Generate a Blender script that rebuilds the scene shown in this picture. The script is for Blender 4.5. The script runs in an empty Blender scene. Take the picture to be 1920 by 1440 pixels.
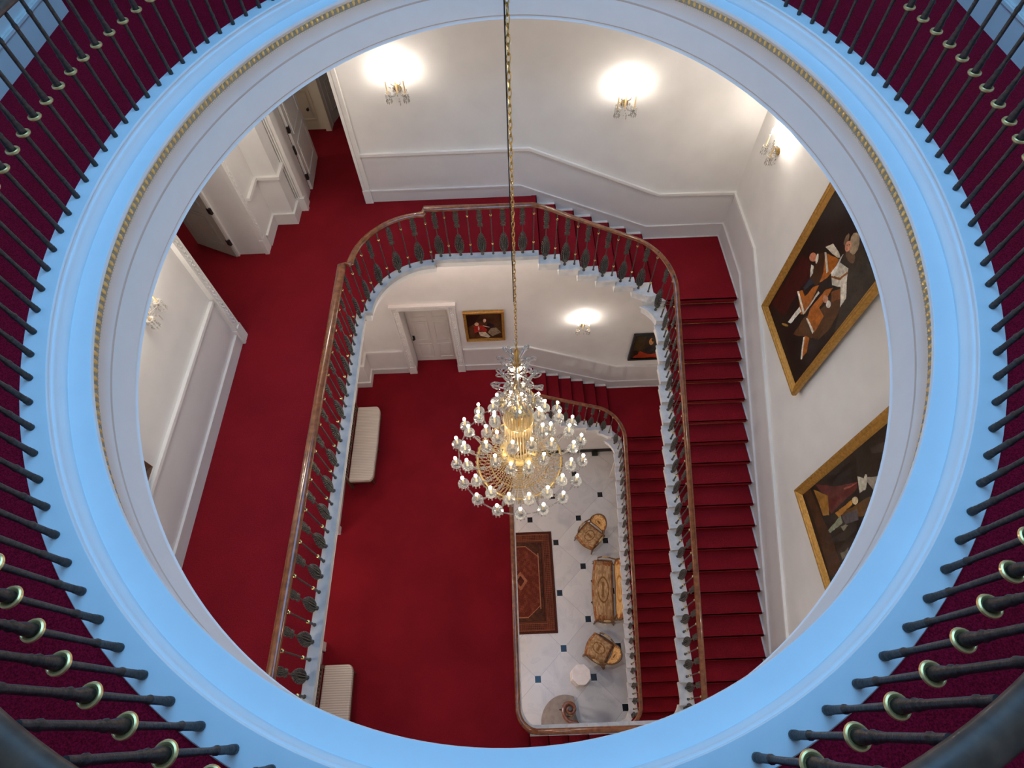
import bpy, math, random
import numpy as np
from mathutils import Vector, Matrix
random.seed(7)
C = bpy.context.scene.collection
sc = bpy.context.scene
pi = math.pi
sin, cos = math.sin, math.cos

# ------------------------------------------------------------------ levels
Z0 = 0.146            # marble floor of the hall
L1 = 5.118            # first landing
L2 = 10.236           # second landing
RZ = (L2 - L1) / 35   # riser
L3 = 14.032           # stone kerb of the oval gallery
CZ = 16.382           # eye
XL, XR, YB, YF = -3.70, 3.79, 7.40, -1.42

# ------------------------------------------------------------------ camera
cd = bpy.data.cameras.new('camera'); cam = bpy.data.objects.new('camera', cd); C.objects.link(cam)
cd.sensor_width = 36; cd.lens = 1047.382 / 1920 * 36; cd.clip_start = 0.05; cd.clip_end = 200
cam.matrix_world = Matrix(((0.99923582, 0.03904569, 0.0017926, 0), (-0.03229283, 0.85052076, -0.52494915, 0),
                           (-0.02202165, 0.5244901, 0.85113171, CZ), (0, 0, 0, 1)))
sc.camera = cam

# ------------------------------------------------------------------ world, skylight, exposure
w = bpy.data.worlds.new('sky'); sc.world = w; w.use_nodes = True
w.node_tree.nodes['Background'].inputs[0].default_value = (0.16, 0.42, 1.0, 1)
w.node_tree.nodes['Background'].inputs[1].default_value = 0.5
sl = bpy.data.lights.new('skylight', 'AREA'); sl.shape = 'ELLIPSE'; sl.size = 4.6; sl.size_y = 6.0
sl.energy = 262; sl.color = (0.17, 0.475, 0.86)
slo = bpy.data.objects.new('skylight', sl); slo.location = (0.03, 3.17, 19.4); C.objects.link(slo)
def lamp(name, loc, e, col, r=0.1, kind='POINT'):
    l = bpy.data.lights.new(name, kind); l.energy = e; l.color = col; l.shadow_soft_size = r
    o = bpy.data.objects.new(name, l); o.location = loc; C.objects.link(o); return o
WARM = (1.0, 0.93, 0.82)
sc.view_settings.view_transform = 'Standard'; sc.view_settings.look = 'None'
sc.view_settings.gamma = 1; sc.view_settings.use_curve_mapping = False
sc.view_settings.exposure = 0.54
sc.cycles.max_bounces = 8; sc.cycles.diffuse_bounces = 5; sc.cycles.glossy_bounces = 4
sc.cycles.transmission_bounces = 6; sc.cycles.transparent_max_bounces = 8
sc.cycles.sample_clamp_indirect = 4; sc.cycles.caustics_reflective = False; sc.cycles.caustics_refractive = False

# ------------------------------------------------------------------ materials
def srgb(r, g, b):
    f = lambda c: (c / 255 / 12.92) if c / 255 <= 0.04045 else ((c / 255 + 0.055) / 1.055) ** 2.4
    return (f(r), f(g), f(b), 1)
MATS = {}
def mat(name, col, rough=0.6, metal=0.0, noise=0.0, nscale=20.0, bump=0.0, bscale=None, coat=0.0, col2=None, trans=0.0, ior=1.45, sheen=0.0, stretch=None, spec=0.5, coarse=0.0):
    m = bpy.data.materials.new(name); m.use_nodes = True; nt = m.node_tree; N = nt.nodes; L = nt.links
    b = N['Principled BSDF']
    b.inputs['Base Color'].default_value = col; b.inputs['Roughness'].default_value = rough
    b.inputs['Metallic'].default_value = metal; b.inputs['Coat Weight'].default_value = coat
    b.inputs['Transmission Weight'].default_value = trans; b.inputs['IOR'].default_value = ior
    b.inputs['Sheen Weight'].default_value = sheen; b.inputs['Specular IOR Level'].default_value = spec
    if noise or bump or col2:
        tc = N.new('ShaderNodeTexCoord'); src = tc.outputs['Object']
        if stretch:
            mp = N.new('ShaderNodeMapping'); mp.inputs['Scale'].default_value = stretch
            L.new(src, mp.inputs[0]); src = mp.outputs[0]
        n = N.new('ShaderNodeTexNoise'); n.inputs['Scale'].default_value = nscale; n.inputs['Detail'].default_value = 5
        L.new(src, n.inputs['Vector'])
        if noise or col2:
            r = N.new('ShaderNodeValToRGB'); c2 = col2 or tuple(c * (1 - noise) for c in col[:3]) + (1,)
            c1 = col if col2 else tuple(min(1, c * (1 + noise)) for c in col[:3]) + (1,)
            r.color_ramp.elements[0].color = c2; r.color_ramp.elements[1].color = c1
            r.color_ramp.elements[0].position = 0.32; r.color_ramp.elements[1].position = 0.68
            L.new(n.outputs['Fac'], r.inputs[0]); out = r.outputs[0]
            if coarse:
                n3 = N.new('ShaderNodeTexNoise'); n3.inputs['Scale'].default_value = 1.3; n3.inputs['Detail'].default_value = 3
                L.new(tc.outputs['Object'], n3.inputs['Vector'])
                mr = N.new('ShaderNodeMapRange'); mr.inputs[1].default_value = 0.3; mr.inputs[2].default_value = 0.7
                mr.inputs[3].default_value = 1 - coarse; mr.inputs[4].default_value = 1 + coarse
                L.new(n3.outputs['Fac'], mr.inputs[0])
                mx = N.new('ShaderNodeVectorMath'); mx.operation = 'SCALE'
                L.new(out, mx.inputs[0]); L.new(mr.outputs[0], mx.inputs['Scale']); out = mx.outputs[0]
            L.new(out, b.inputs['Base Color'])
        if bump:
            n2 = N.new('ShaderNodeTexNoise'); n2.inputs['Scale'].default_value = bscale or nscale * 3; n2.inputs['Detail'].default_value = 3
            L.new(src, n2.inputs['Vector'])
            bp = N.new('ShaderNodeBump'); bp.inputs['Strength'].default_value = bump; bp.inputs['Distance'].default_value = 0.01
            L.new(n2.outputs['Fac'], bp.inputs['Height']); L.new(bp.outputs[0], b.inputs['Normal'])
    MATS[name] = m; return m
M_wall = mat('wall_paint', (0.775, 0.755, 0.735, 1), 0.75, noise=0.03, nscale=3, bump=0.05, bscale=60)
M_dado = mat('dado_paint', (0.71, 0.68, 0.67, 1), 0.55, noise=0.02, nscale=4)
M_trim = mat('trim_paint', (0.80, 0.78, 0.755, 1), 0.35, noise=0.02, nscale=8)
M_door = mat('door_paint', (0.74, 0.70, 0.65, 1), 0.4, noise=0.02, nscale=6)
M_grey = mat('shadow_grey_door_paint', (0.42, 0.39, 0.35, 1), 0.5, noise=0.04, nscale=6)  # grey puts the unlit look of the open left leaf into the colour
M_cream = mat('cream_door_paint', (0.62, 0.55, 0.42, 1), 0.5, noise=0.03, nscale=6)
M_ring = mat('gallery_paint', (0.83, 0.83, 0.84, 1), 0.45, noise=0.015, nscale=5)
M_carpet = mat('red_carpet', (0.195, 0.0075, 0.0135, 1), 0.95, noise=0.27, nscale=110, bump=0.5, bscale=150, sheen=0.0, spec=0.12, coarse=0.16)
M_carpet3 = mat('gallery_red_carpet', (0.27, 0.006, 0.024, 1), 0.95, noise=0.55, nscale=150, bump=0.4, bscale=260, spec=0.08)
M_stone = mat('portland_stone', (0.76, 0.72, 0.68, 1), 0.6, col2=(0.58, 0.57, 0.57, 1), nscale=9, bump=0.05)
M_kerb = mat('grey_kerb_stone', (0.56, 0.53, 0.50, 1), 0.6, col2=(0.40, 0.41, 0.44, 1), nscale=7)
M_wood = mat('mahogany', (0.25, 0.080, 0.026, 1), 0.20, col2=(0.13, 0.038, 0.013, 1), nscale=14, stretch=(1, 1, 1), coat=0.6)
M_woodd = mat('dark_mahogany', (0.15, 0.075, 0.045, 1), 0.42, col2=(0.08, 0.04, 0.026, 1), nscale=20, coat=0.12)
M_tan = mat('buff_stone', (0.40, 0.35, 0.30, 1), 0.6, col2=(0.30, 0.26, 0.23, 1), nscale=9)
M_bronze = mat('dark_cast_bronze', (0.115, 0.105, 0.09, 1), 0.42, metal=0.7, noise=0.45, nscale=90, bump=0.3, bscale=160)
M_iron = mat('blackened_iron', (0.075, 0.062, 0.056, 1), 0.45, metal=0.6, noise=0.3, nscale=60, bump=0.2, bscale=120)
M_brass = mat('polished_brass', (0.83, 0.58, 0.22, 1), 0.25, metal=1.0)
M_palebrass = mat('pale_brass', (1.0, 0.64, 0.26, 1), 0.3, metal=0.7)
M_gilt = mat('gilding', (0.72, 0.50, 0.20, 1), 0.35, metal=0.75, noise=0.2, nscale=40)
M_giltdull = mat('dull_gilding', (0.36, 0.34, 0.27, 1), 0.5, metal=0.2, noise=0.2, nscale=80)
M_egg = mat('bright_gilding', (0.90, 0.66, 0.26, 1), 0.28, metal=0.45)
M_frame = mat('gilt_frame', (0.42, 0.22, 0.045, 1), 0.4, metal=0.35, noise=0.25, nscale=30, stretch=(1, 1, 1))
M_black = mat('black_metal', (0.01, 0.01, 0.01, 1), 0.4)
M_candle = mat('ivory_candle', (0.82, 0.62, 0.36, 1), 0.5)
M_marbletop = mat('white_marble_top', (0.90, 0.87, 0.83, 1), 0.25, col2=(0.78, 0.70, 0.64, 1), nscale=6)
M_seatwood = mat('walnut_seat_wood', (0.16, 0.085, 0.03, 1), 0.35, noise=0.3, nscale=30)
M_crystal = mat('cut_crystal', (1.0, 0.96, 0.88, 1), 0.06, trans=0.76, ior=1.5, spec=1.0)
M_crystalgold = mat('amber_crystal', (1.0, 0.74, 0.40, 1), 0.14, trans=0.30, ior=1.5, spec=1.0)
def emis(name, col, s):
    m = bpy.data.materials.new(name); m.use_nodes = True; nt = m.node_tree
    b = nt.nodes['Principled BSDF']; b.inputs['Base Color'].default_value = (1, 1, 1, 1)
    b.inputs['Emission Color'].default_value = col; b.inputs['Emission Strength'].default_value = s; return m
M_bulb = emis('chandelier_bulb', (1.0, 0.88, 0.70, 1), 37)
M_bulbw = emis('wall_light_bulb', (1.0, 0.91, 0.80, 1), 128)
def attr_mat(name, rough=0.5, noise=0.25, nscale=60, bump=0.15, coat=0.0, spec=0.5):
    m = bpy.data.materials.new(name); m.use_nodes = True; nt = m.node_tree; N = nt.nodes; L = nt.links
    b = N['Principled BSDF']; b.inputs['Roughness'].default_value = rough; b.inputs['Coat Weight'].default_value = coat
    b.inputs['Specular IOR Level'].default_value = spec
    a = N.new('ShaderNodeAttribute'); a.attribute_name = 'Col'
    tc = N.new('ShaderNodeTexCoord'); n = N.new('ShaderNodeTexNoise'); n.inputs['Scale'].default_value = nscale; n.inputs['Detail'].default_value = 6
    L.new(tc.outputs['Object'], n.inputs['Vector'])
    mr = N.new('ShaderNodeMapRange'); mr.inputs[1].default_value = 0.3; mr.inputs[2].default_value = 0.7
    mr.inputs[3].default_value = 1 - noise; mr.inputs[4].default_value = 1 + noise
    L.new(n.outputs['Fac'], mr.inputs[0]); mx = N.new('ShaderNodeVectorMath'); mx.operation = 'SCALE'
    L.new(a.outputs['Color'], mx.inputs[0]); L.new(mr.outputs[0], mx.inputs['Scale']); L.new(mx.outputs[0], b.inputs['Base Color'])
    if bump:
        bp = N.new('ShaderNodeBump'); bp.inputs['Strength'].default_value = bump; bp.inputs['Distance'].default_value = 0.01
        L.new(n.outputs['Fac'], bp.inputs['Height']); L.new(bp.outputs[0], b.inputs['Normal'])
    return m
M_canvas = attr_mat('oil_on_canvas', 0.4, 0.3, 25, 0.1, 0.2, 0.3)
M_rug = attr_mat('woven_rug_pile', 0.95, 0.3, 70, 0.2, 0, 0.1)
M_tapestry = attr_mat('tapestry_upholstery', 0.85, 0.25, 60, 0.2, 0, 0.2)

def marble_mat():
    m = bpy.data.materials.new('marble_paving'); m.use_nodes = True; nt = m.node_tree; N = nt.nodes; L = nt.links
    b = N['Principled BSDF']; b.inputs['Roughness'].default_value = 0.22
    geo = N.new('ShaderNodeTexCoord'); sep = N.new('ShaderNodeSeparateXYZ'); L.new(geo.outputs['Object'], sep.inputs[0])
    def mth(op, a, c=None):
        n = N.new('ShaderNodeMath'); n.operation = op
        for i, v in enumerate((a, c)):
            if v is None: continue
            if isinstance(v, (int, float)): n.inputs[i].default_value = v
            else: L.new(v, n.inputs[i])
        return n.outputs[0]
    u = mth('DIVIDE', mth('SUBTRACT', sep.outputs[0], 1.065), 1.438)
    v = mth('DIVIDE', mth('SUBTRACT', sep.outputs[1], 4.555), 1.398)
    p = mth('ADD', u, v); q = mth('SUBTRACT', u, v)
    fp = mth('SUBTRACT', p, mth('ROUND', p)); fq = mth('SUBTRACT', q, mth('ROUND', q))
    du = mth('ABSOLUTE', mth('MULTIPLY', mth('ADD', fp, fq), 0.5)); dv = mth('ABSOLUTE', mth('MULTIPLY', mth('SUBTRACT', fp, fq), 0.5))
    sq = mth('MULTIPLY', mth('LESS_THAN', du, 0.052), mth('LESS_THAN', dv, 0.056))
    gr = mth('MAXIMUM', mth('LESS_THAN', mth('ABSOLUTE', fp), 0.0045), mth('LESS_THAN', mth('ABSOLUTE', fq), 0.0045))
    # a different tone for every slab, and grey veins running through the stone
    cell = N.new('ShaderNodeCombineXYZ'); L.new(mth('FLOOR', p), cell.inputs[0]); L.new(mth('FLOOR', q), cell.inputs[1])
    wn = N.new('ShaderNodeTexWhiteNoise'); L.new(cell.outputs[0], wn.inputs['Vector'])
    n1 = N.new('ShaderNodeTexNoise'); n1.inputs['Scale'].default_value = 2.3; n1.inputs['Detail'].default_value = 9; n1.inputs['Distortion'].default_value = 0.7
    vadd = N.new('ShaderNodeVectorMath'); vadd.operation = 'MULTIPLY_ADD'; L.new(wn.outputs['Color'], vadd.inputs[0]); vadd.inputs[1].default_value = (9, 9, 9); L.new(geo.outputs['Object'], vadd.inputs[2])
    L.new(vadd.outputs[0], n1.inputs['Vector'])
    r = N.new('ShaderNodeValToRGB'); cr = r.color_ramp
    cr.elements[0].position = 0.30; cr.elements[0].color = (0.58, 0.585, 0.57, 1); cr.elements[1].position = 0.62; cr.elements[1].color = (0.69, 0.685, 0.655, 1)
    e = cr.elements.new(0.47); e.color = (0.68, 0.67, 0.65, 1); e = cr.elements.new(0.49); e.color = (0.63, 0.63, 0.62, 1); e = cr.elements.new(0.51); e.color = (0.70, 0.69, 0.665, 1)
    L.new(n1.outputs['Fac'], r.inputs[0])
    sclv = N.new('ShaderNodeVectorMath'); sclv.operation = 'SCALE'; L.new(r.outputs[0], sclv.inputs[0])
    L.new(mth('ADD', mth('MULTIPLY', wn.outputs['Value'], 0.14), 0.92), sclv.inputs['Scale'])
    m1 = N.new('ShaderNodeMix'); m1.data_type = 'RGBA'; L.new(mth('MULTIPLY', gr, 0.55), m1.inputs[0]); L.new(sclv.outputs[0], m1.inputs[6]); m1.inputs[7].default_value = (0.30, 0.29, 0.27, 1)
    m2 = N.new('ShaderNodeMix'); m2.data_type = 'RGBA'; L.new(sq, m2.inputs[0]); L.new(m1.outputs[2], m2.inputs[6]); m2.inputs[7].default_value = (0.008, 0.011, 0.016, 1)
    L.new(m2.outputs[2], b.inputs['Base Color']); return m
M_marble = marble_mat()
def stripe_mat():
    m = bpy.data.materials.new('cream_ribbed_fabric'); m.use_nodes = True; nt = m.node_tree; N = nt.nodes; L = nt.links
    b = N['Principled BSDF']; b.inputs['Roughness'].default_value = 0.8
    tc = N.new('ShaderNodeTexCoord'); wv = N.new('ShaderNodeTexWave'); wv.bands_direction = 'Y'; wv.inputs['Scale'].default_value = 8.5; wv.inputs['Distortion'].default_value = 0.3
    L.new(tc.outputs['Object'], wv.inputs['Vector']); r = N.new('ShaderNodeValToRGB')
    r.color_ramp.elements[0].color = (0.52, 0.45, 0.37, 1); r.color_ramp.elements[1].color = (0.70, 0.63, 0.54, 1)
    L.new(wv.outputs['Fac'], r.inputs[0]); L.new(r.outputs[0], b.inputs['Base Color'])
    bp = N.new('ShaderNodeBump'); bp.inputs['Strength'].default_value = 0.4; bp.inputs['Distance'].default_value = 0.01
    L.new(wv.outputs['Fac'], bp.inputs['Height']); L.new(bp.outputs[0], b.inputs['Normal']); return m
M_bench = stripe_mat()

# ------------------------------------------------------------------ mesh builder
class MB:
    def __init__(s): s.v = []; s.f = []
    def add(s, vs, fs):
        o = len(s.v); s.v += [tuple(p) for p in vs]; s.f += [tuple(i + o for i in f) for f in fs]; return s
    def box(s, x0, x1, y0, y1, z0, z1):
        vs = [(x, y, z) for z in (z0, z1) for y in (y0, y1) for x in (x0, x1)]
        return s.add(vs, [(0, 2, 3, 1), (4, 5, 7, 6), (0, 1, 5, 4), (1, 3, 7, 5), (3, 2, 6, 7), (2, 0, 4, 6)])
    def obox(s, c, ax, ay, az):   # box from centre and three half-axis vectors
        c, ax, ay, az = map(Vector, (c, ax, ay, az))
        vs = [c + i * ax + j * ay + k * az for k in (-1, 1) for j in (-1, 1) for i in (-1, 1)]
        return s.add(vs, [(0, 2, 3, 1), (4, 5, 7, 6), (0, 1, 5, 4), (1, 3, 7, 5), (3, 2, 6, 7), (2, 0, 4, 6)])
    def prism(s, poly, z0, z1, fn=None):  # poly in a plane, extruded; fn maps (a,b,h) to xyz
        area = sum(poly[i][0] * poly[(i + 1) % len(poly)][1] - poly[(i + 1) % len(poly)][0] * poly[i][1] for i in range(len(poly)))
        if area < 0: poly = poly[::-1]
        fn = fn or (lambda a, b, h: (a, b, h)); n = len(poly)
        vs = [fn(a, b, z0) for a, b in poly] + [fn(a, b, z1) for a, b in poly]
        fs = [tuple(range(n - 1, -1, -1)), tuple(range(n, 2 * n))] + [(i, (i + 1) % n, (i + 1) % n + n, i + n) for i in range(n)]
        return s.add(vs, fs)
    def lathe(s, prof, c=(0, 0, 0), n=12, cap=True, rot=None):
        vs = []; fs = []; k = len(prof); c = Vector(c)
        for i in range(n):
            a = 2 * pi * i / n
            for r, z in prof:
                p = Vector((r * cos(a), r * sin(a), z))
                vs.append(c + (rot @ p if rot else p))
        for i in range(n):
            j = (i + 1) % n
            for t in range(k - 1): fs.append((i * k + t, j * k + t, j * k + t + 1, i * k + t + 1))
        if cap:
            fs.append(tuple(i * k for i in range(n - 1, -1, -1))); fs.append(tuple(i * k + k - 1 for i in range(n)))
        return s.add(vs, fs)
    def ball(s, c, r, n=8, m=5, sc_=(1, 1, 1), rot=None):
        prof = [(r * sin(pi * t / m), -r * cos(pi * t / m)) for t in range(m + 1)]
        vs = []; fs = []; c = Vector(c)
        for i in range(n):
            a = 2 * pi * i / n
            for q, z in prof:
                p = Vector((q * cos(a) * sc_[0], q * sin(a) * sc_[1], z * sc_[2])); vs.append(c + (rot @ p if rot else p))
        k = m + 1
        for i in range(n):
            j = (i + 1) % n
            for t in range(m): fs.append((i * k + t, j * k + t, j * k + t + 1, i * k + t + 1))
        return s.add(vs, fs)
    def octa(s, c, r, h=None):
        h = h or r; x, y, z = c
        return s.add([(x + r, y, z), (x, y + r, z), (x - r, y, z), (x, y - r, z), (x, y, z + h), (x, y, z - h)],
                     [(0, 1, 4), (1, 2, 4), (2, 3, 4), (3, 0, 4), (1, 0, 5), (2, 1, 5), (3, 2, 5), (0, 3, 5)])
    def sweep(s, path, prof, closed=False, up=(0, 0, 1), cap=True, scale=None):
        # prof: (side, height) points; side is to the right of travel, height along up
        P = [Vector(p) for p in path]; n = len(P); k = len(prof); vs = []; U = Vector(up)
        for i in range(n):
            if closed: a, b = P[i - 1], P[(i + 1) % n]
            else: a, b = P[max(0, i - 1)], P[min(n - 1, i + 1)]
            t = (b - a).normalized()
            side = t.cross(U)
            if side.length < 1e-6: side = Vector((1, 0, 0))
            side.normalize(); h = U if scale is None else side.cross(t)
            k1 = 1.0
            if 0 < i < n - 1 or closed:
                t1 = (P[i] - P[i - 1]).normalized(); t2 = (P[(i + 1) % n] - P[i]).normalized()
                cs = max(0.35, math.sqrt(max(0, (1 + t1.dot(t2)) / 2))); k1 = 1 / cs
            sc2 = 1 if scale is None else scale(i / (n - 1))
            for x, z in prof: vs.append(P[i] + side * (x * (k1 if scale is None else sc2)) + h * (z * sc2))
        fs = []
        for i in range(n if closed else n - 1):
            j = (i + 1) % n
            for t in range(k): fs.append((i * k + t, i * k + (t + 1) % k, j * k + (t + 1) % k, j * k + t))
        if cap and not closed: fs += [tuple(range(k - 1, -1, -1)), tuple(range((n - 1) * k, n * k))]
        return s.add(vs, fs)
    def tube(s, path, r, n=6, taper=None):
        prof = [(r * cos(2 * pi * i / n), r * sin(2 * pi * i / n)) for i in range(n)]
        return s.sweep(path, prof, scale=taper or (lambda t: 1.0))
    def torus(s, c, R, r, n=14, m=6, rot=None, squash=1.0):
        vs = []; fs = []; c = Vector(c)
        for i in range(n):
            a = 2 * pi * i / n
            for j in range(m):
                b = 2 * pi * j / m; q = R + r * cos(b); p = Vector((q * cos(a), q * sin(a) * squash, r * sin(b)))
                vs.append(c + (rot @ p if rot else p))
        for i in range(n):
            for j in range(m): fs.append((i * m + j, ((i + 1) % n) * m + j, ((i + 1) % n) * m + (j + 1) % m, i * m + (j + 1) % m))
        return s.add(vs, fs)
    def build(s, name, m, parent=None, org=(0, 0, 0), smooth=False, bevel=0, subsurf=0):
        me = bpy.data.meshes.new(name); o = Vector(org)
        me.from_pydata([tuple(Vector(p) - o) for p in s.v], [], s.f); me.update()
        if m: me.materials.append(m)
        if smooth:
            me.polygons.foreach_set('use_smooth', [True] * len(me.polygons))
            try: me.set_sharp_from_angle(angle=math.radians(40))
            except Exception: pass
        ob = bpy.data.objects.new(name, me); C.objects.link(ob)
        if parent: ob.parent = parent
        else: ob.location = o
        if bevel:
            b = ob.modifiers.new('bevel', 'BEVEL'); b.width = bevel; b.segments = 2; b.limit_method = 'ANGLE'
        if subsurf:
            b = ob.modifiers.new('sub', 'SUBSURF'); b.levels = subsurf; b.render_levels = subsurf
        return ob
def recalc(ob):
    import bmesh
    bm = bmesh.new(); bm.from_mesh(ob.data); bmesh.ops.recalc_face_normals(bm, faces=bm.faces); bm.to_mesh(ob.data); bm.free(); return ob
def thing(name, label, cat, loc=(0, 0, 0), rz=0.0, group=None):
    o = bpy.data.objects.new(name, None); C.objects.link(o); o.location = loc; o.rotation_euler = (0, 0, rz); o.empty_display_size = 0.1
    return tag(o, label, cat, group)
def tag(o, label, cat, group=None, kind=None):
    if label: o['label'] = label
    if cat: o['category'] = cat
    if group: o['group'] = group
    if kind: o['kind'] = kind
    return o
def struct(o, label=None, cat=None):
    o['kind'] = 'structure'
    if label: o['label'] = label
    if cat: o['category'] = cat
    return o
def kids(o): return [c for c in o.children]
def copy_tree(o, parent=None):
    c = o.copy(); C.objects.link(c); c.parent = parent
    for ch in kids(o): copy_tree(ch, c)
    return c
def arc(cx, cy, r, a0, a1, n=12): return [(cx + r * cos(math.radians(a0 + (a1 - a0) * i / n)), cy + r * sin(math.radians(a0 + (a1 - a0) * i / n))) for i in range(n + 1)]
def painted(name, m, nu, nv, fn, colfn, parent=None, org=(0, 0, 0)):
    """a finely divided sheet; fn(u,v) places it, colfn(U,V) paints it (arrays 0..1)"""
    U, V = np.meshgrid(np.linspace(0, 1, nu), np.linspace(0, 1, nv)); U = U.ravel(); V = V.ravel()
    P = fn(U, V); P = np.stack(P, 1) - np.array(org)
    i = np.arange(nu * nv).reshape(nv, nu); F = np.stack([i[:-1, :-1], i[:-1, 1:], i[1:, 1:], i[1:, :-1]], -1).reshape(-1, 4)
    me = bpy.data.meshes.new(name); me.from_pydata(P.tolist(), [], F.tolist()); me.materials.append(m)
    col = colfn(U, V); at = me.color_attributes.new('Col', 'FLOAT_COLOR', 'POINT')
    at.data.foreach_set('color', np.concatenate([col, np.ones((len(col), 1))], 1).astype(np.float32).ravel())
    me.polygons.foreach_set('use_smooth', [True] * len(me.polygons)); me.update()
    o = bpy.data.objects.new(name, me); C.objects.link(o)
    if parent: o.parent = parent
    else: o.location = org
    return o

# =================================================================== SETTING
# --- walls
XW = 3.79
def boxes(name, m, lst, **k):
    b = MB()
    for q in lst: b.box(*q)
    return b.build(name, m, **k)
wb = MB()
for q in [(-4.1, -2.30, YB, YB + .35, 0, 10.0), (-2.30, -1.28, YB, YB + .35, 7.45, 10.0), (-1.28, 4.1, YB, YB + .35, 0, 10.0),
          (-2.24, 4.1, YB, YB + .30, 10.0, 17.9), (-3.24, -2.24, YB - .05, YB + .30, 12.75, 13.6),
          (-4.1, -3.24, 7.27, 7.70, 10.0, 13.6), (-4.1, -3.32, 6.95, 7.30, 10.0, 13.6)]: wb.box(*q)
wb.box(-2.30, -1.28, YB, YB + .35, 0, 5.10)
struct(wb.build('wall_back', M_wall), 'white painted wall behind the upper flights of stairs')
struct(boxes('wall_right', M_wall, [(XW, XW + .35, YF - .3, YB + .3, 0, 13.6)]), 'white painted wall beside the long flights, hung with large portraits')
wl = MB()
for q in [(-4.1, XL, YF - .3, 7.3, 0, 5.10), (-4.1, XL, YF - .3, 1.42, 5.1, 10.2), (-4.1, XL, 3.52, 7.45, 5.1, 10.2), (-4.1, XL, 1.42, 3.52, 7.6, 10.2),
          (-4.1, XL, YF - .3, 4.62, 10.2, 13.6), (-4.1, -3.65, 6.31, 6.95, 10.2, 13.6), (-4.1, XL, 4.62, 6.31, 12.75, 13.6),
          (XL, -3.36, 7.03, YB + .05, 5.1, 10.0)]: wl.box(*q)
struct(wl.build('wall_left', M_wall), 'white painted wall along the left side of the landings')
struct(boxes('wall_front', M_wall, [(-4.1, 4.1, YF - .3, YF, 0, 13.6)]), 'white painted wall at the foot of the picture')
struct(boxes('ceiling', M_wall, [(-8, -3.9, YF, 12, 13.4, 13.6), (-4.1, 4.1, YB + .1, 12, 13.4, 13.6)]), 'ceiling over the side passages')

# --- floors
struct(boxes('floor', M_marble, [(-4.0, 4.0, YF - .2, YB + .2, 0.0, Z0)]), 'white marble floor with small black square insets')
CBK = (1.92, 5.53, 0.50); CFR = (2.09, 0.35, 0.33)     # rounded corners of the well (lip line)
LIPX, LIPYB, LIPYF = 2.42, 6.03, 0.02
# second landing (level L2): legs and arc are offset where the handrail jogs
arcL2 = dict(bal=arc(-1.1, 5.07, .94, 180, 90, 16), lip=arc(-1.1, 5.07, .855, 180, 90, 16), car=arc(-1.1, 5.07, .975, 180, 90, 16))
lip2 = [(-2.05, YF)] + [(-2.05, 5.07)] + arcL2['lip'] + [(-1.1, 6.03), (0.465, 6.03)]
car2 = [(-2.17, YF)] + [(-2.17, 5.07)] + arcL2['car'] + [(-1.1, 6.15), (0.465, 6.15)]
lip1 = [(0.465, 6.03), (0.15, 6.03)] + arc(.29, 5.70, .355, 90, 180, 10) + [(-.065, .35)] + arc(.29, .35, .355, 180, 270, 10) + [(.077 + .22, -.005)]
car1 = [(0.465, 6.15), (0.15, 6.15)] + arc(.29, 5.70, .45, 90, 180, 10) + [(-.16, .35)] + arc(.29, .35, .45, 180, 270, 10) + [(.077 + .22, -.10)]
def band(pa, pb, z0, z1, name, m):
    s = MB()
    for i in range(len(pa) - 1):
        q = [pa[i], pa[i + 1], pb[i + 1], pb[i]]
        if abs(sum(q[t][0] * q[(t + 1) % 4][1] - q[(t + 1) % 4][0] * q[t][1] for t in range(4))) < 1e-5: continue
        s.prism(q, z0, z1)
    return s.build(name, m)
# carpets of the landings
f2 = MB().prism([(-6.5, YF), (-2.17, YF), (-2.17, 5.07)] + arcL2['car'] + [(-1.1, 6.15), (0.465, 6.15), (0.465, YB), (-2.24, YB), (-2.24, 11), (-6.5, 11)], L2 - .185, L2)
struct(f2.build('floor', M_carpet), 'red carpet of the upper landing')
f1 = MB().prism([(-6.5, YF)] + [(.077, YF), (.077, -.10)] + car1[::-1][1:] + [(0.465, YB), (-1.28, YB), (-1.28, 7.76), (-2.30, 7.76), (-2.30, YB), (-3.7, YB), (-6.5, YB)], L1 - .185, L1)
f1o = f1.build('floor', M_carpet); struct(f1o, 'red carpet of the lower landing')
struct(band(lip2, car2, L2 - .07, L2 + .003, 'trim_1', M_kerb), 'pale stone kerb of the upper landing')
struct(band(lip1, car1, L1 - .07, L1 + .003, 'trim_2', M_stone), 'pale stone kerb of the lower landing')
in2 = [(-2.085, YF), (-2.085, 5.07)] + arc(-1.1, 5.07, .89, 180, 90, 16) + [(-1.1, 6.065), (0.465, 6.065)]
in1 = [(0.465, 6.065), (0.15, 6.065)] + arc(.29, 5.70, .38, 90, 180, 10) + [(-.09, .35)] + arc(.29, .35, .38, 180, 270, 10) + [(.297, -.03)]
o22 = [(x, y) for x, y in car2]; o11 = [(x, y) for x, y in car1]
struct(band(in2, o22, L2 - .19, L2 - .07, 'trim_3', M_trim), 'white painted edge of the upper landing')
struct(band(in1, o11, L1 - .19, L1 - .07, 'trim_4', M_trim), 'white painted edge of the lower landing')

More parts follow.
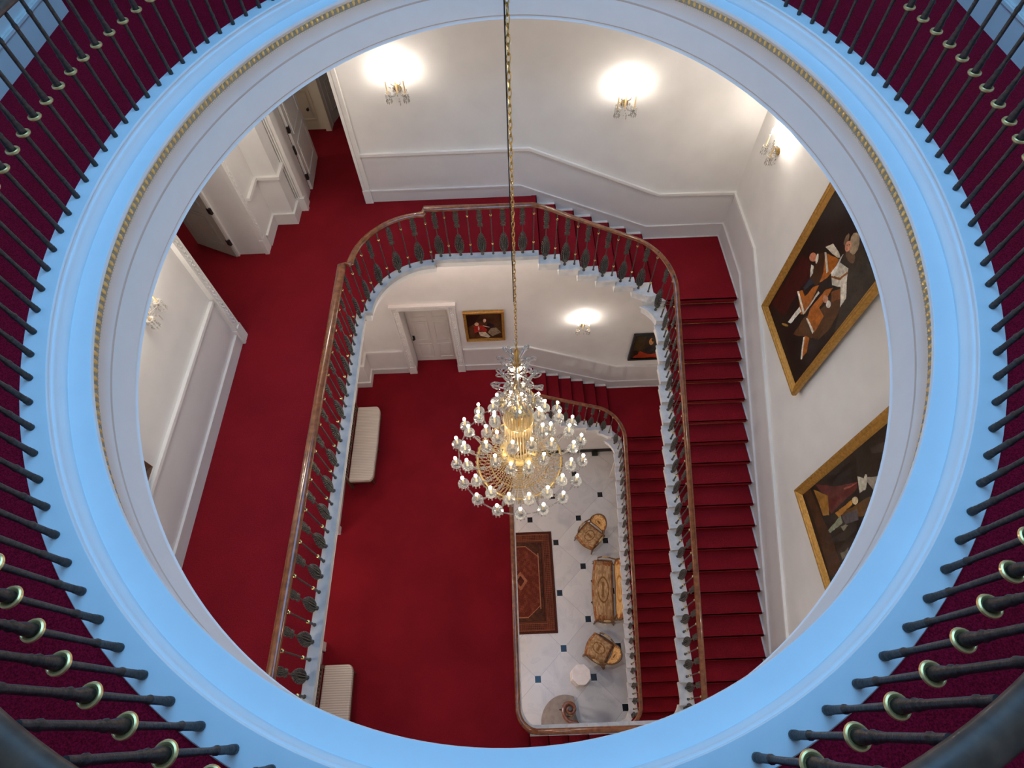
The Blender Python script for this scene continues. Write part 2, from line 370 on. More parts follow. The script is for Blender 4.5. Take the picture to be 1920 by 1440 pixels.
# --- skirting and dado mouldings, each run one band in its wall's plane
def run(name, plane, pts_lo, pts_hi, m, proud, label=None):
    poly = pts_lo + pts_hi[::-1]
    if plane == 'back': fn = lambda a, b, h: (a, YB - h, b)
    elif plane == 'right': fn = lambda a, b, h: (XW - h, a, b)
    elif plane == 'left': fn = lambda a, b, h: (XL + h, a, b)
    return struct(recalc(MB().prism(poly, 0, proud, fn).build(name, m)), label)
def ribbon(mb, plane, pts, half, proud, base=0):
    fns = {'back': lambda a, b, h: (a, YB - h, b), 'right': lambda a, b, h: (XW - h, a, b), 'left': lambda a, b, h: (XL + h, a, b)}
    for i in range(len(pts) - 1):
        (a0, b0), (a1, b1) = pts[i], pts[i + 1]
        mb.prism([(a0, b0 - half), (a1, b1 - half), (a1, b1 + half), (a0, b0 + half)], base, proud, fns[plane])
    return mb
def wall_runs(lv, plane, sk, dado, names, x_extra=None):
    s = MB()
    fns = {'back': lambda a, b, h: (a, YB - h, b), 'right': lambda a, b, h: (XW - h, a, b), 'left': lambda a, b, h: (XL + h, a, b)}
    for i in range(len(sk) - 1):
        (a0, b0), (a1, b1) = sk[i], sk[i + 1]
        s.prism([(a0, b0 - .42), (a1, b1 - .42), (a1, b1), (a0, b0)], 0, .022, fns[plane])
    ribbon(s, plane, [(a, b + .008) for a, b in sk], .013, .034)
    struct(recalc(s.build('baseboard_' + names, M_dado)))
    d = MB(); ribbon(d, plane, dado, .020, .040); ribbon(d, plane, [(a, b - .032) for a, b in dado], .012, .022)
    struct(recalc(d.build('trim_' + names, M_trim)))
LA = L2 - 7 * RZ; LF = L2 - 27 * RZ      # back and front quarter landings
SL = RZ / .30
wall_runs(L2, 'back', [(-2.18, L2 + .20), (.236, L2 + .20), (2.42, LA + .25), (XW, LA + .25)], [(-2.18, 11.105), (.38, 11.105), (2.51, 10.155), (XW, 10.13)], 'back')
wall_runs(L2, 'right', [(YB, LA + .25), (6.2, LA + .24), (6.2 - 6.0, LA + .24 - 6.0 * SL), (YF, LF + .22)], [(YB, 10.12), (6.13, 10.105), (.35, 10.105 - 5.78 * SL), (YF, LF + .85)], 'right')
wall_runs(L2, 'left', [(YF, L2 + .19), (4.60, L2 + .19)], [(YF, 11.12), (4.60, 11.12)], 'left')
dz = L1 - L2
wall_runs(L1, 'back', [(-3.34, L1 + .18), (-2.48, L1 + .18)], [(-3.34, L1 + .88), (-2.48, L1 + .88)], 'back_lower')
wall_runs(L1, 'back', [(-1.11, L1 + .20), (.236, L1 + .20), (2.42, LA + dz + .25), (XW, LA + dz + .25)], [(-1.11, 11.105 + dz), (.38, 11.105 + dz), (2.51, 10.155 + dz), (XW, 10.13 + dz)], 'back_lower')
wall_runs(L1, 'right', [(YB, LA + dz + .25), (6.2, LA + dz + .24), (.2, LA + dz + .24 - 6.0 * SL), (YF, LF + dz + .22)], [(YB, 10.12 + dz), (6.13, 10.105 + dz), (.35, 10.105 + dz - 5.78 * SL), (YF, LF + dz + .85)], 'right_lower')
wall_runs(L1, 'left', [(YF, L1 + .19), (1.30, L1 + .19)], [(YF, L1 + .88), (1.30, L1 + .88)], 'left_lower')
wall_runs(L1, 'left', [(3.64, L1 + .19), (7.03, L1 + .19)], [(3.64, L1 + .88), (7.03, L1 + .88)], 'left_lower')
# dado field below the rail is painted a greyer white than the wall above
def field(plane, sk, dado, nm):
    lo = [(a, b) for a, b in sk]; hi = [(a, b) for a, b in dado]
    fns = {'back': lambda a, b, h: (a, YB - h, b), 'right': lambda a, b, h: (XW - h, a, b), 'left': lambda a, b, h: (XL + h, a, b)}
    struct(recalc(MB().prism(lo + hi[::-1], 0, .005, fns[plane]).build(nm, M_dado)))
field('back', [(-2.2, L2 + .1), (.236, L2 + .20), (2.42, LA + .25), (XW, LA + .25)], [(-2.2, 11.105), (.38, 11.105), (2.51, 10.155), (XW, 10.13)], 'wall_back_dado')
field('right', [(YB, LA + .25), (6.2, LA + .24), (.2, LA + .24 - 6.0 * SL), (YF, LF + .22)], [(YB, 10.12), (6.13, 10.105), (.35, 10.105 - 5.78 * SL), (YF, LF + .85)], 'wall_right_dado')
field('left', [(YF, L2 + .19), (4.60, L2 + .19)], [(YF, 11.12), (4.60, 11.12)], 'wall_left_dado')
field('back', [(-1.2, L1 + .1), (.236, L1 + .20), (2.42, LA + dz + .25), (XW, LA + dz + .25)], [(-1.2, 11.105 + dz), (.38, 11.105 + dz), (2.51, 10.155 + dz), (XW, 10.13 + dz)], 'wall_back_dado')
# pier and return between the two left doorways, with their own skirting, ledge
pr = MB()
for (zb, hs, pr_) in ((L2, .20, .02), (L2 + .185, .03, .034), (L2 + .86, .045, .045)):
    p = pr_
    pr.box(-4.0, -3.65 + p, 6.47, 6.95 - p, zb, zb + hs); pr.box(-4.0, -3.32 + p, 6.95 - p, 7.27, zb, zb + hs)
struct(pr.build('trim_5', M_trim), 'white skirting and ledge round the small pier between the doorways')
pr = MB()
for (zb, hs, p) in ((L1, .20, .02), (L1 + .185, .03, .034), (L1 + .86, .045, .045)): pr.box(-3.72, -3.36 + p, 7.03 - p, 7.41, zb, zb + hs)
struct(pr.build('trim_6', M_trim), 'white skirting and ledge round the pier in the lower corner')

# --- doorways
def casing_bits(mb, f, w0, w1, z0, z1, side=.155, head=.155, carved=True):
    """architrave in a local frame f(a,b,h): a along wall, b up, h out of the wall"""
    for (a0, a1) in ((w0 - side, w0), (w1, w1 + side)):
        mb.prism([(a0, z0), (a1, z0), (a1, z1), (a0, z1)], 0, .04, f)
        mb.prism([(a0 - .012, z0), (a1 + .012, z0), (a1 + .012, z0 + .27), (a0 - .012, z0 + .27)], 0, .058, f)
        mb.prism([(a0, z0), (a0 + .03, z0), (a0 + .03, z1 + head), (a0, z1 + head)], .04, .062, f)
        mb.prism([(a1 - .03, z0), (a1, z0), (a1, z1), (a1 - .03, z1)], .04, .055, f)
    mb.prism([(w0 - side, z1), (w1 + side, z1), (w1 + side, z1 + head), (w0 - side, z1 + head)], 0, .042, f)
    mb.prism([(w0 - side - .02, z1 + head - .03), (w1 + side + .02, z1 + head - .03), (w1 + side + .02, z1 + head + .02), (w0 - side - .02, z1 + head + .02)], 0, .085, f)
    if carved:
        rnd = random.Random(3)
        for (a0, a1) in ((w0 - side, w0), (w1, w1 + side)):
            c = (a0 + a1) / 2; z = z0 + .36
            while z < z1 + .1:
                for dx in (-.022, .022): mb.ball(f(c + dx, z, .042), .017, 6, 4)
                mb.ball(f(c, z + .035, .045), .013, 6, 4); z += .075
        a = w0
        while a < w1:
            mb.ball(f(a, z1 + head * .5, .045), .017, 6, 4); a += .06
def panel_door(name, origin, ux, n, width, height, m, panels, label, handle=None, thick=.045, hinge_h=(), hinge_at=0, hcol=None, structn=True, org=None):
    """a door leaf: ux along its width, n its outward face normal"""
    O = Vector(origin); U = Vector(ux).normalized(); Nn = Vector(n).normalized(); Zv = Vector((0, 0, 1))
    root = bpy.data.objects.new(name, None); C.objects.link(root); root.location = O; root.empty_display_size = .1
    struct(root, label)
    F = lambda a, b, h: tuple(U * a + Zv * b + Nn * h)
    recalc(MB().prism([(0, .01), (width, .01), (width, height), (0, height)], -thick, 0, F).build('leaf', m, root))
    for sgn, base in ((1, 0), (-1, -thick)):
        b = MB()
        for (a0, a1, b0, b1) in panels:
            t = .022
            for q in ([(a0, b0), (a1, b0), (a1, b0 + t), (a0, b0 + t)], [(a0, b1 - t), (a1, b1 - t), (a1, b1), (a0, b1)], [(a0, b0 + t), (a0 + t, b0 + t), (a0 + t, b1 - t), (a0, b1 - t)], [(a1 - t, b0 + t), (a1, b0 + t), (a1, b1 - t), (a1 - t, b1 - t)]):
                b.prism(q, base, base + sgn * .014, F)
            b.prism([(a0 + .06, b0 + .06), (a1 - .06, b0 + .06), (a1 - .06, b1 - .06), (a0 + .06, b1 - .06)], base, base + sgn * .009, F)
        recalc(b.build('panel_moulding', m, root))
    if handle:
        a, z, hc = handle; h = MB()
        h.tube([F(a, z, 0), F(a, z, .055)], .011, 8); h.ball(F(a, z, .065), .027, 10, 7); h.prism([(a - .025, z - .09), (a + .025, z - .09), (a + .025, z + .07), (a - .025, z + .07)], 0, .006, F)
        h.build('handle', hc, root, smooth=True)
    for z in hinge_h:
        MB().obox(F(hinge_at, z, -.012), U * .03, Zv * .048, Nn * .018).build('hinge', M_black, root)
    return root
six = lambda W, H: [(.10, W / 2 - .06, .16, H * .30), (W / 2 + .06, W - .10, .16, H * .30), (.10, W / 2 - .06, H * .36, H * .66), (W / 2 + .06, W - .10, H * .36, H * .66), (.10, W / 2 - .06, H * .72, H - .12), (W / 2 + .06, W - .10, H * .72, H - .12)]
# door at the back of the lower landing
panel_door('door_1', (-2.29, 7.72, L1), (1, 0, 0), (0, -1, 0), 1.0, 2.335, M_door, six(1.0, 2.33), 'closed white six-panel door set deep in the back wall', handle=(.055, .95, M_black))
c = MB(); F = lambda a, b, h: (a, YB - h, b); casing_bits(c, F, -2.295, -1.285, L1, 7.45)
struct(recalc(c.build('trim_7', M_trim)), 'carved white surround of the closed door')
c = MB(); c.box(-2.40, -1.18, 7.745, 7.80, L1 - .1, 7.6); struct(c.build('wall_back_recess', M_wall))
# wide doorway on the left of the upper landing: casings on both sides, one leaf swung away
c = MB(); F = lambda a, b, h: (XL + h, a, b); casing_bits(c, F, 4.755, 6.302, L2, 12.6, side=.138)
struct(recalc(c.build('trim_8', M_trim)), 'carved white surround of the wide doorway on the left')
lf = Vector((-4.80 + 4.115, 6.59 - 6.262, 0)); W = lf.length; nrm = Vector((lf.y, -lf.x, 0)) * 1
if nrm.x * 1 + nrm.y * -1 < 0: nrm = -nrm
panel_door('door_2', (-4.125, 6.245, L2), lf, nrm, W, 2.35, M_grey, [(.12, W - .12, .22, .80), (.12, W - .12, .95, 2.2)], 'panelled door leaf in shade-grey, swung open beyond the left doorway', hinge_h=(.30, .89, 1.9), hinge_at=0.0)
c = MB(); c.box(-4.13, -4.09, 6.27, 6.315, L2, 12.6); struct(c.build('trim_9', M_trim), 'white doorstop strip on the door jamb')
# doorway at the far corner: casing, jamb, leaf 2
c = MB()
c.box(-3.25, -3.20, 7.255, 7.32, L2, 12.7); c.box(-3.25, -3.205, 7.32, 7.45, L2, 12.7); c.box(-3.27, -3.235, 7.45, 7.70, L2, 12.7)
for k in range(3): c.box(-3.34 + k * .035, -3.325 + k * .035, 7.235 - .004 * k, 7.28, L2, 12.7)
c.box(-3.335, -3.19, 7.23, 7.30, L2, L2 + .24)
struct(c.build('trim_10', M_trim), 'white moulded jamb of the far corner doorway')
c = MB(); c.box(-2.255, -2.165, 7.365, 7.41, L2, 13.3); c.box(-2.27, -2.225, 7.355, 7.72, L2, 13.3); c.box(-2.275, -2.15, 7.345, 7.42, L2, L2 + .24)
c.box(-2.176, -2.16, 7.35, 7.40, L2, 13.3)
struct(c.build('trim_11', M_trim), 'white moulded jamb where the back wall begins')
panel_door('door_3', (-3.20, 7.74, L2), (-.045, .85, 0), (1, .05, 0), .85, 2.35, M_trim, [(.12, .73, .22, .80), (.12, .73, .95, 2.2)], 'white panelled door leaf standing open in the far corner', hinge_h=(.264, 1.10, 1.9), hinge_at=0.0)
h = MB(); h.obox((-3.225, 7.70, L2 + .775), (.012, 0, 0), (0, .02, 0), (0, 0, .07)); struct(h.build('trim_12', M_black), 'black latch plate on the far door jamb')
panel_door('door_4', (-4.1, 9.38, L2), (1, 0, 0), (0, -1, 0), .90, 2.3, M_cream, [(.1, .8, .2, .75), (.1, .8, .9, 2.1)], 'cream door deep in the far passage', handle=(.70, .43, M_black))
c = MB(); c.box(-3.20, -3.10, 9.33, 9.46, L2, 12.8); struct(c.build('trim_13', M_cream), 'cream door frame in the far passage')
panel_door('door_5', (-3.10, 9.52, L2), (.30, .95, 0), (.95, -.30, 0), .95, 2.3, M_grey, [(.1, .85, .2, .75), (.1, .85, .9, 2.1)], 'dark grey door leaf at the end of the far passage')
struct(boxes('wall_passage', M_wall, [(-6.6, -3.10, 9.46, 9.7, 10, 13.5), (-2.24, -2.0, 7.7, 11, 10, 13.5), (-6.7, -6.5, 4, 11, 10, 13.5), (-6.6, -4.1, 4.2, 4.45, 10, 13.5), (-3.2, -2.0, 10.6, 10.8, 10, 13.5)]))
# doorway from the lower landing into the room on the left, seen only by its surround and the light it lets out
c = MB(); F = lambda a, b, h: (XL + h, a, b); casing_bits(c, F, 1.46, 3.50, L1, 7.55, side=.13, carved=False)
struct(recalc(c.build('trim_14', M_trim)), 'white door surround under the upper landing')
struct(boxes('wall_side_room', M_wall, [(-6.6, -6.4, 0.5, 4.5, 5.0, 9.9), (-6.6, -4.1, .4, .6, 5.0, 9.9), (-6.6, -4.1, 4.3, 4.5, 5.0, 9.9)]))
# ground floor: black skirting, open door leaf
g = MB(); g.box(-3.7, XW, YB - .03, YB, Z0, Z0 + .16); struct(g.build('baseboard_hall', M_black), 'black skirting of the marble hall')
g = MB(); g.box(2.40, 2.58, YB - .17, YB - .03, Z0, Z0 + .07); tag(g.build('door_stop', M_black, org=(2.49, YB - .1, Z0)), 'small black block against the skirting of the marble hall', 'door stop')
panel_door('door_6', (2.86, 6.49, Z0), (.95, .06, 0), (.06, -.95, 0), .90, 2.2, M_door, [(.12, .78, .2, .8), (.12, .78, .95, 2.05)], 'cream door leaf standing open in the marble hall', handle=(.10, 1.0, M_black))

# =================================================================== OVAL GALLERY
HO = 2.35; EX, EY, EA, EB, ET = .02724, 3.16449, 3.49158, 2.81405, -.04906
def ell(th, off, z):
    a, b = EA - off, EB - off; x, y = b * cos(th), a * sin(th)
    return (EX + x * cos(ET) - y * sin(ET), EY + x * sin(ET) + y * cos(ET), z)
def ell_normal(th):
    e = 1e-3; p = Vector(ell(th + e, 0, 0)) - Vector(ell(th - e, 0, 0)); return Vector((p.y, -p.x, 0)).normalized()
NE = 240
M_line = mat('buff_line', (0.62, 0.52, 0.46, 1), 0.6)
def ringmesh(prof, name, m, parent=None, closed_prof=False, smooth=False):
    vs = []; fs = []; k = len(prof)
    for i in range(NE):
        for off, dz_ in prof: vs.append(ell(2 * pi * i / NE, off, L3 + dz_))
    for i in range(NE):
        j = (i + 1) % NE
        for t in range(k if closed_prof else k - 1): fs.append((i * k + t, i * k + (t + 1) % k, j * k + (t + 1) % k, j * k + t))
    return recalc(MB().add(vs, fs).build(name, m, parent, smooth=smooth))
prof = [(0, -.06), (0, -.012), (.006, -.002), (.012, 0), (.128, 0), (.131, -.003), (.132, -.012), (.126, -.016), (.124, -.026), (.128, -.037), (.136, -.041), (.139, -.046),
        (.138, -.058), (.141, -.075), (.147, -.095), (.152, -.112), (.152, -.127), (.160, -.131), (.258, -.134), (.263, -.137), (.264, -.160), (.248, -.166), (.246, -.180), (.232, -.200), (.231, -.240), (.226, -.248), (.222, -.277), (.219, -.281),
        (.2145, -.385), (.2145, -.403), (.206, -.640), (.200, -.645), (.196, -.655), (.200, -.672), (.206, -.682), (.12, -.70), (-.2, -.70), (-.2, -.25), (0, -.06)]
ring = struct(ringmesh(prof, 'trim_gallery_ring', M_ring, smooth=True), 'moulded pale blue-white rim of the oval gallery opening')
# egg moulding and small beads under the rim
def along(off, n):
    th = np.linspace(0, 2 * pi, 8001); P = np.array([ell(t, off, 0)[:2] for t in th]); s = np.concatenate([[0], np.cumsum(np.hypot(*np.diff(P, axis=0).T))])
    return np.interp((np.arange(n) + .5) / n * s[-1], s, th), s[-1]
ths, per = along(.236, 306); e = MB()
for t in ths:
    n = ell_normal(t); e.ball(ell(t, .229, L3 - .212), .0170, 8, 6, (1, 1, 1.75))
eggs = e.build('egg_moulding', M_egg, ring, smooth=True)
e = MB()
for t in along(.226, 760)[0]: e.add([ell(t, .219 + .010, L3 - .258), tuple(Vector(ell(t, .219, L3 - .25))), tuple(Vector(ell(t + .0016, .219, L3 - .262))), tuple(Vector(ell(t, .219, L3 - .275))), tuple(Vector(ell(t - .0016, .219, L3 - .262)))], [(0, 1, 2), (0, 2, 3), (0, 3, 4), (0, 4, 1)])
e.build('bead_moulding', M_egg, ring)
ringmesh([(.2325, -.185), (.2335, -.186), (.2325, -.247), (.2315, -.247)], 'gilt_ground', M_giltdull, ring)
ringmesh([(.2150, -.385), (.2165, -.392), (.2150, -.403)], 'painted_line', M_line, ring)
ringmesh([(.2008, -.646), (.1985, -.652)], 'painted_line', M_line, ring)
# gallery floor and the ceiling under it, cut by the oval
def annulus(name, m, off, z0, z1, x0, x1, y0, y1):
    vs = []; fs = []; corners = []
    for i in range(NE):
        th = 2 * pi * i / NE; p = Vector(ell(th, off, 0)); d = (p - Vector((EX, EY, 0))); t = 1e9
        if d.x > 1e-9: t = min(t, (x1 - EX) / d.x)
        if d.x < -1e-9: t = min(t, (x0 - EX) / d.x)
        if d.y > 1e-9: t = min(t, (y1 - EY) / d.y)
        if d.y < -1e-9: t = min(t, (y0 - EY) / d.y)
        q = Vector((EX, EY, 0)) + d * t
        vs += [(p.x, p.y, z1), (q.x, q.y, z1), (q.x, q.y, z0), (p.x, p.y, z0)]
    for i in range(NE):
        j = (i + 1) % NE
        for t in range(4): fs.append((i * 4 + t, i * 4 + (t + 1) % 4, j * 4 + (t + 1) % 4, j * 4 + t))
    for i in range(NE):   # fill the corners of the rectangle
        j = (i + 1) % NE; a = Vector(vs[i * 4 + 1]); b = Vector(vs[j * 4 + 1])
        if abs(a.x - b.x) > 1e-4 and abs(a.y - b.y) > 1e-4:
            cx = x1 if (a.x + b.x) / 2 > EX else x0; cy = y1 if (a.y + b.y) / 2 > EY else y0; n = len(vs)
            vs += [(cx, cy, z1), (cx, cy, z0)]
            fs += [(i * 4 + 1, n, j * 4 + 1), (i * 4 + 2, n + 1, j * 4 + 2), (i * 4 + 1, n, n + 1, i * 4 + 2), (j * 4 + 1, n, n + 1, j * 4 + 2)]
    return recalc(MB().add(vs, fs).build(name, m))
struct(annulus('floor', M_carpet3, .003, L3 - .20, L3 - .03, -6.0, 3.90, -3.2, 11.5), 'dark red carpet of the top gallery')
struct(annulus('ceiling', M_wall, -.1, L3 - .72, L3 - .21, -6.0, 4.1, YF - .3, 11.5), 'ceiling round the oval opening')
g = MB(); g.box(-4.2, -3.80, -3.2, 5.52, L3 - .03, 18.2); g.box(-6.0, -3.95, 5.52, 5.72, L3 - .03, 18.2)
struct(g.build('wall_gallery_left', M_wall), 'pale wall of the top gallery on the left')
g = MB(); g.box(3.86, 4.2, -3.2, 11.5, L3 - .03, 18.2); struct(g.build('wall_gallery_right', M_wall), 'pale wall of the top gallery on the right')
g = MB(); g.box(-6.0, 4.2, -3.4, -3.2, L3 - .03, 18.2); struct(g.build('wall_gallery_front', M_wall))
g = MB(); g.box(-6.0, 4.2, 9.4, 9.7, L3 - .03, 18.2); g.box(-6.3, -6, -3.2, 9.7, L3 - .03, 18.2); struct(g.build('wall_gallery_back', M_wall))
g = MB()
for (x, y0, y1, s) in ((-3.80, -3.2, 5.50, 1), (3.86, -3.2, 9.4, -1)):
    g.box(min(x, x + .02 * s), max(x, x + .02 * s), y0, y1, L3 - .03, L3 + .20); g.box(min(x, x + .032 * s), max(x, x + .032 * s), y0, y1, L3 + .17, L3 + .19)
struct(g.build('baseboard_gallery', M_trim), 'pale skirting of the top gallery')
top = annulus('ceiling', M_wall, .5, 18.0, 18.3, -6.2, 4.2, -3.4, 9.7); struct(top, 'ceiling of the top gallery round the skylight')
drum = MB(); vs = []; fs = []
for i in range(NE):
    for (o_, z) in ((.5, 18.1), (.5, 19.6), (.3, 19.6), (.3, 18.1)): vs.append(ell(2 * pi * i / NE, o_, z))
for i in range(NE):
    j = (i + 1) % NE
    for t in range(4): fs.append((i * 4 + t, i * 4 + (t + 1) % 4, j * 4 + (t + 1) % 4, j * 4 + t))
struct(recalc(drum.add(vs, fs).build('wall_skylight', M_wall)))
g = MB()
for k in range(-3, 4): g.box(k * .8 - .03 + EX, k * .8 + .03 + EX, -.4, 6.8, 19.30, 19.36)
g.box(-2.4, 2.4, 3.10, 3.22, 19.25, 19.36); struct(g.build('window_1', M_trim), 'glazing bars of the skylight')

# =================================================================== STAIRS
def lipx(y, ex=0):     # inner edge of the right-hand flight
    r = CBK[2] + ex
    if y > CBK[1]: return CBK[0] + math.sqrt(max(0, r * r - (y - CBK[1]) ** 2))
    r = CFR[2] + ex
    if y < CFR[1]: return CFR[0] + math.sqrt(max(0, r * r - (y - CFR[1]) ** 2))
    return LIPX + ex
def lipyb(x, ex=0):
    r = CBK[2] + ex
    return CBK[1] + (math.sqrt(max(0, r * r - (x - CBK[0]) ** 2)) if x > CBK[0] else r)
def lipyf(x, ex=0):
    r = CFR[2] + ex
    return CFR[1] - (math.sqrt(max(0, r * r - (x - CFR[0]) ** 2)) if x > CFR[0] else r)
def lin(a, b, n=4): return [a + (b - a) * i / n for i in range(n + 1)]
def staircase(dz, first, label, rodlabel=None):
    la, lf_, l2, l1 = LA + dz, LF + dz, L2 + dz, L1 + dz
    root = thing('staircase', label, 'staircase', (3.1, 3.0, l1 if dz == 0 else Z0)); O = tuple(root.location)
    def step(fn, z, bottom=None, m=None):
        b = MB(); b.prism(fn(0), bottom if bottom is not None else z - .165, z - .028); b.prism(fn(.022), z - .034, z)
        b.build('step', m or M_stone, root, O)
    for k in range(1, 7):
        x0, x1 = .465 + .31 * (k - 1), .465 + .31 * k
        def fn(e, x0=x0, x1=x1):
            return [(x1 + e, YB), (x0, YB)] + [(x, max(lipyb(x, -e), 5.90)) for x in lin(x0, x1 + e)]
        step(fn, l2 - k * RZ)
    step(lambda e: [(2.206 - e, 5.94 - e), (XW, 5.94 - e), (XW, YB), (2.325, YB), (2.325, 5.95)], la)
    for k in range(1, 20):
        y0, y1 = 5.94 - .3 * k, 5.94 - .3 * (k - 1)
        def fn(e, y0=y0, y1=y1): return [(XW, y0 - e), (XW, y1)] + [(lipx(y, -e), y) for y in lin(y1, y0 - e)]
        step(fn, la - k * RZ)
    step(lambda e: [(XW, YF), (XW, .24), (lipx(.24, -e), .24)] + [(CFR[0] + (CFR[2] - 0 - e * 0) * cos(a), CFR[1] + CFR[2] * sin(a)) for a in np.linspace(-.34, -.95, 6)] + [(2.282 - e, .08), (2.282 - e, YF)], lf_)
    for j in range(first, 8):
        x0, x1 = .077 + .315 * (j - 1), .077 + .315 * j
        def fn(e, x0=x0, x1=x1): return [(x1, YF), (x0 - e, YF)] + [(x, lipyf(x, 0) + e) for x in lin(x0 - e, x1)]
        if dz and j == 2:
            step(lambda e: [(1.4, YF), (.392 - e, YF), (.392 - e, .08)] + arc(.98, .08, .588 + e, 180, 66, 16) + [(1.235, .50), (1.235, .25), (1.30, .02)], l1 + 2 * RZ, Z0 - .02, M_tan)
        elif dz and j == 3:
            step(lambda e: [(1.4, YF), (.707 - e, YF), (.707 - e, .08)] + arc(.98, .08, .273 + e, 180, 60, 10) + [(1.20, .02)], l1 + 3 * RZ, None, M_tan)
        else: step(fn, l1 + j * RZ)
    # carpet laid over treads and risers
    c = MB(); t = .014
    for k in range(1, 7):
        x1 = .465 + .31 * k; z = l2 - k * RZ
        c.box(x1 - .31, x1 + .034, 6.20, 7.31, z, z + t); c.box(x1 + .020, x1 + .036, 6.20, 7.31, z - .04, z + t); c.box(x1, x1 + t, 6.20, 7.31, z - RZ, z)
    c.box(.465 - .05, .465 + .034, 6.16, 7.38, l2 - .002, l2 + t * .5); c.box(.465, .465 + t, 6.20, 7.31, l2 - RZ, l2); c.box(.485, .500, 6.16, 7.34, l2 - .045, l2 + t * .5)
    c.prism([(2.31, 6.20), (2.60, 5.892), (3.735, 5.892), (3.735, 7.33), (2.31, 7.33)], la, la + t)
    c.box(2.60, 3.735, 5.890, 5.920, la - .04, la + t)
    for k in range(1, 21):
        yn = 5.94 - .3 * (k - 1); z = la - k * RZ
        c.box(2.60, 3.735, yn - .004, yn, z, z + RZ - .02)
        if k < 20:
            y0 = 5.94 - .3 * k
            c.box(2.60, 3.735, y0 - .040, y0 + .3, z, z + t); c.box(2.60, 3.735, y0 - .044, y0 - .022, z - .045, z + t)
    c.prism([(2.26, -.12), (2.60, .24), (3.735, .24), (3.735, YF + .05), (2.26, YF + .05)], lf_, lf_ + t)
    if dz == 0:
        for j in range(1, 9):
            x0 = .077 + .315 * (j - 1); z = l1 + j * RZ
            if j < 8: c.box(x0 - .034, x0 + .315, YF + .05, -.12, z, z + t)
            c.box(x0 - .036, x0 - .020, YF + .05, -.12, z - .04, z + t); c.box(x0 - t, x0, YF + .05, -.12, z - RZ, z)
    else:
        for j in range(4, 9):
            x0 = .077 + .315 * (j - 1); z = l1 + j * RZ
            c.box(x0 - .034, x0 + .315, YF + .05, -.12, z, z + t); c.box(x0 - t, x0, YF + .05, -.12, z - RZ, z)
    c.build('stair_carpet', M_carpet, root, O)
    for k in range(1, 20):
        yn = 5.94 - .3 * (k - 1) - .006; z = la - k * RZ + .024
        MB().tube([(2.565, yn, z), (3.76, yn, z)], .0085, 8).build('stair_rod', M_brass, root, O, smooth=True)
    return root
staircase(0, 1, 'upper white stone staircase with red carpet runner, from lower to upper landing')
staircase(-(L2 - L1), 2, 'lower white stone staircase with red carpet runner, from marble hall to lower landing')

# =================================================================== BALUSTRADES
def make_plain():
    b = MB().lathe([(.019, 0), (.019, .012), (.011, .02), (.013, .10), (.011, .19), (.008, .23), (.0085, .50), (.0075, .72), (.010, .76), (.012, .84), (.012, .875)], n=8)
    return b
def make_collar(): return MB().lathe([(.009, -.012), (.017, -.008), (.020, 0), (.017, .008), (.009, .012)], n=10)
def leaf(mb, x, z, a, L, W, T, y=0.0):
    mb.ball((x, y, z), 1.0, 6, 4, (W, T, L), Matrix.Rotation(a, 3, 'Y'))
def make_ornate():
    """flat cast panel: a broad palmette below, a slender one above, on a round stem"""
    b = MB().lathe([(.024, 0), (.024, .012), (.014, .03), (.011, .08), (.010, .40), (.008, .46), (.007, .58), (.010, .62), (.009, .875)], n=7)
    for z, w in ((.070, .040), (.100, .058), (.135, .070), (.170, .076), (.205, .076), (.240, .072), (.275, .065), (.310, .054), (.345, .040), (.375, .022)):
        for s_ in (-1, 1):
            leaf(b, s_ * w * .66, z, s_ * .85, .027, .012, .015)
            leaf(b, s_ * w * .30, z + .012, s_ * .45, .027, .013, .022)
        leaf(b, 0, z + .02, 0, .022, .011, .028)
    b.ball((0, 0, .385), .012, 6, 5, (1, .8, 1.8))
    for z, w, d in ((.560, .034, -1), (.590, .042, -1), (.625, .028, 1), (.660, .040, 1), (.695, .046, 1), (.730, .044, 1), (.765, .036, 1), (.800, .034, 1), (.835, .036, 1)):
        for s_ in (-1, 1):
            leaf(b, s_ * w * .62, z, s_ * (.8 if d > 0 else 2.3), .021, .010, .013)
            leaf(b, s_ * w * .25, z + .008, s_ * .35, .021, .011, .019)
        leaf(b, 0, z + .01, 0, .018, .010, .023)
    return b
def rail_angle(x, y):
    for cx, cy, fx, fy, rm in ((-1.1, 5.07, -1, 1, 1.0), (CBK[0], CBK[1], 1, 1, .7), (CFR[0], CFR[1], 1, -1, .5), (.205, .275, -1, -1, .4), (.29, 5.70, -1, 1, .45)):
        if (x - cx) * fx > .005 and (y - cy) * fy > .005 and math.hypot(x - cx, y - cy) < rm: return math.atan2(y - cy, x - cx) + pi / 2
    if x < -2.0 or (-.2 < x < 0 and .2 < y < 5.8) or (x > 2.3 and .3 < y < 5.7): return pi / 2
    return 0.0
PROTO = {}
def mesh_of(kind):
    if kind not in PROTO:
        o = {'plain': make_plain, 'orn': make_ornate, 'collar': make_collar}[kind]().build(kind, {'plain': M_bronze, 'orn': M_bronze, 'collar': M_brass}[kind], smooth=True)
        PROTO[kind] = o.data; bpy.data.objects.remove(o)
    return PROTO[kind]
def baluster(root, x, y, z, h, orn, O):
    o = bpy.data.objects.new('ornamental_baluster' if orn else 'plain_baluster', mesh_of('orn' if orn else 'plain')); C.objects.link(o)
    o.parent = root; o.location = Vector((x, y, z)) - Vector(O); o.scale = (1, 1, h / .87); o.rotation_euler = (0, 0, rail_angle(x, y))
    if not orn:
        for zc in (.205, .745):
            c = bpy.data.objects.new('collar', mesh_of('collar')); C.objects.link(c); c.parent = o; c.location = (0, 0, zc)
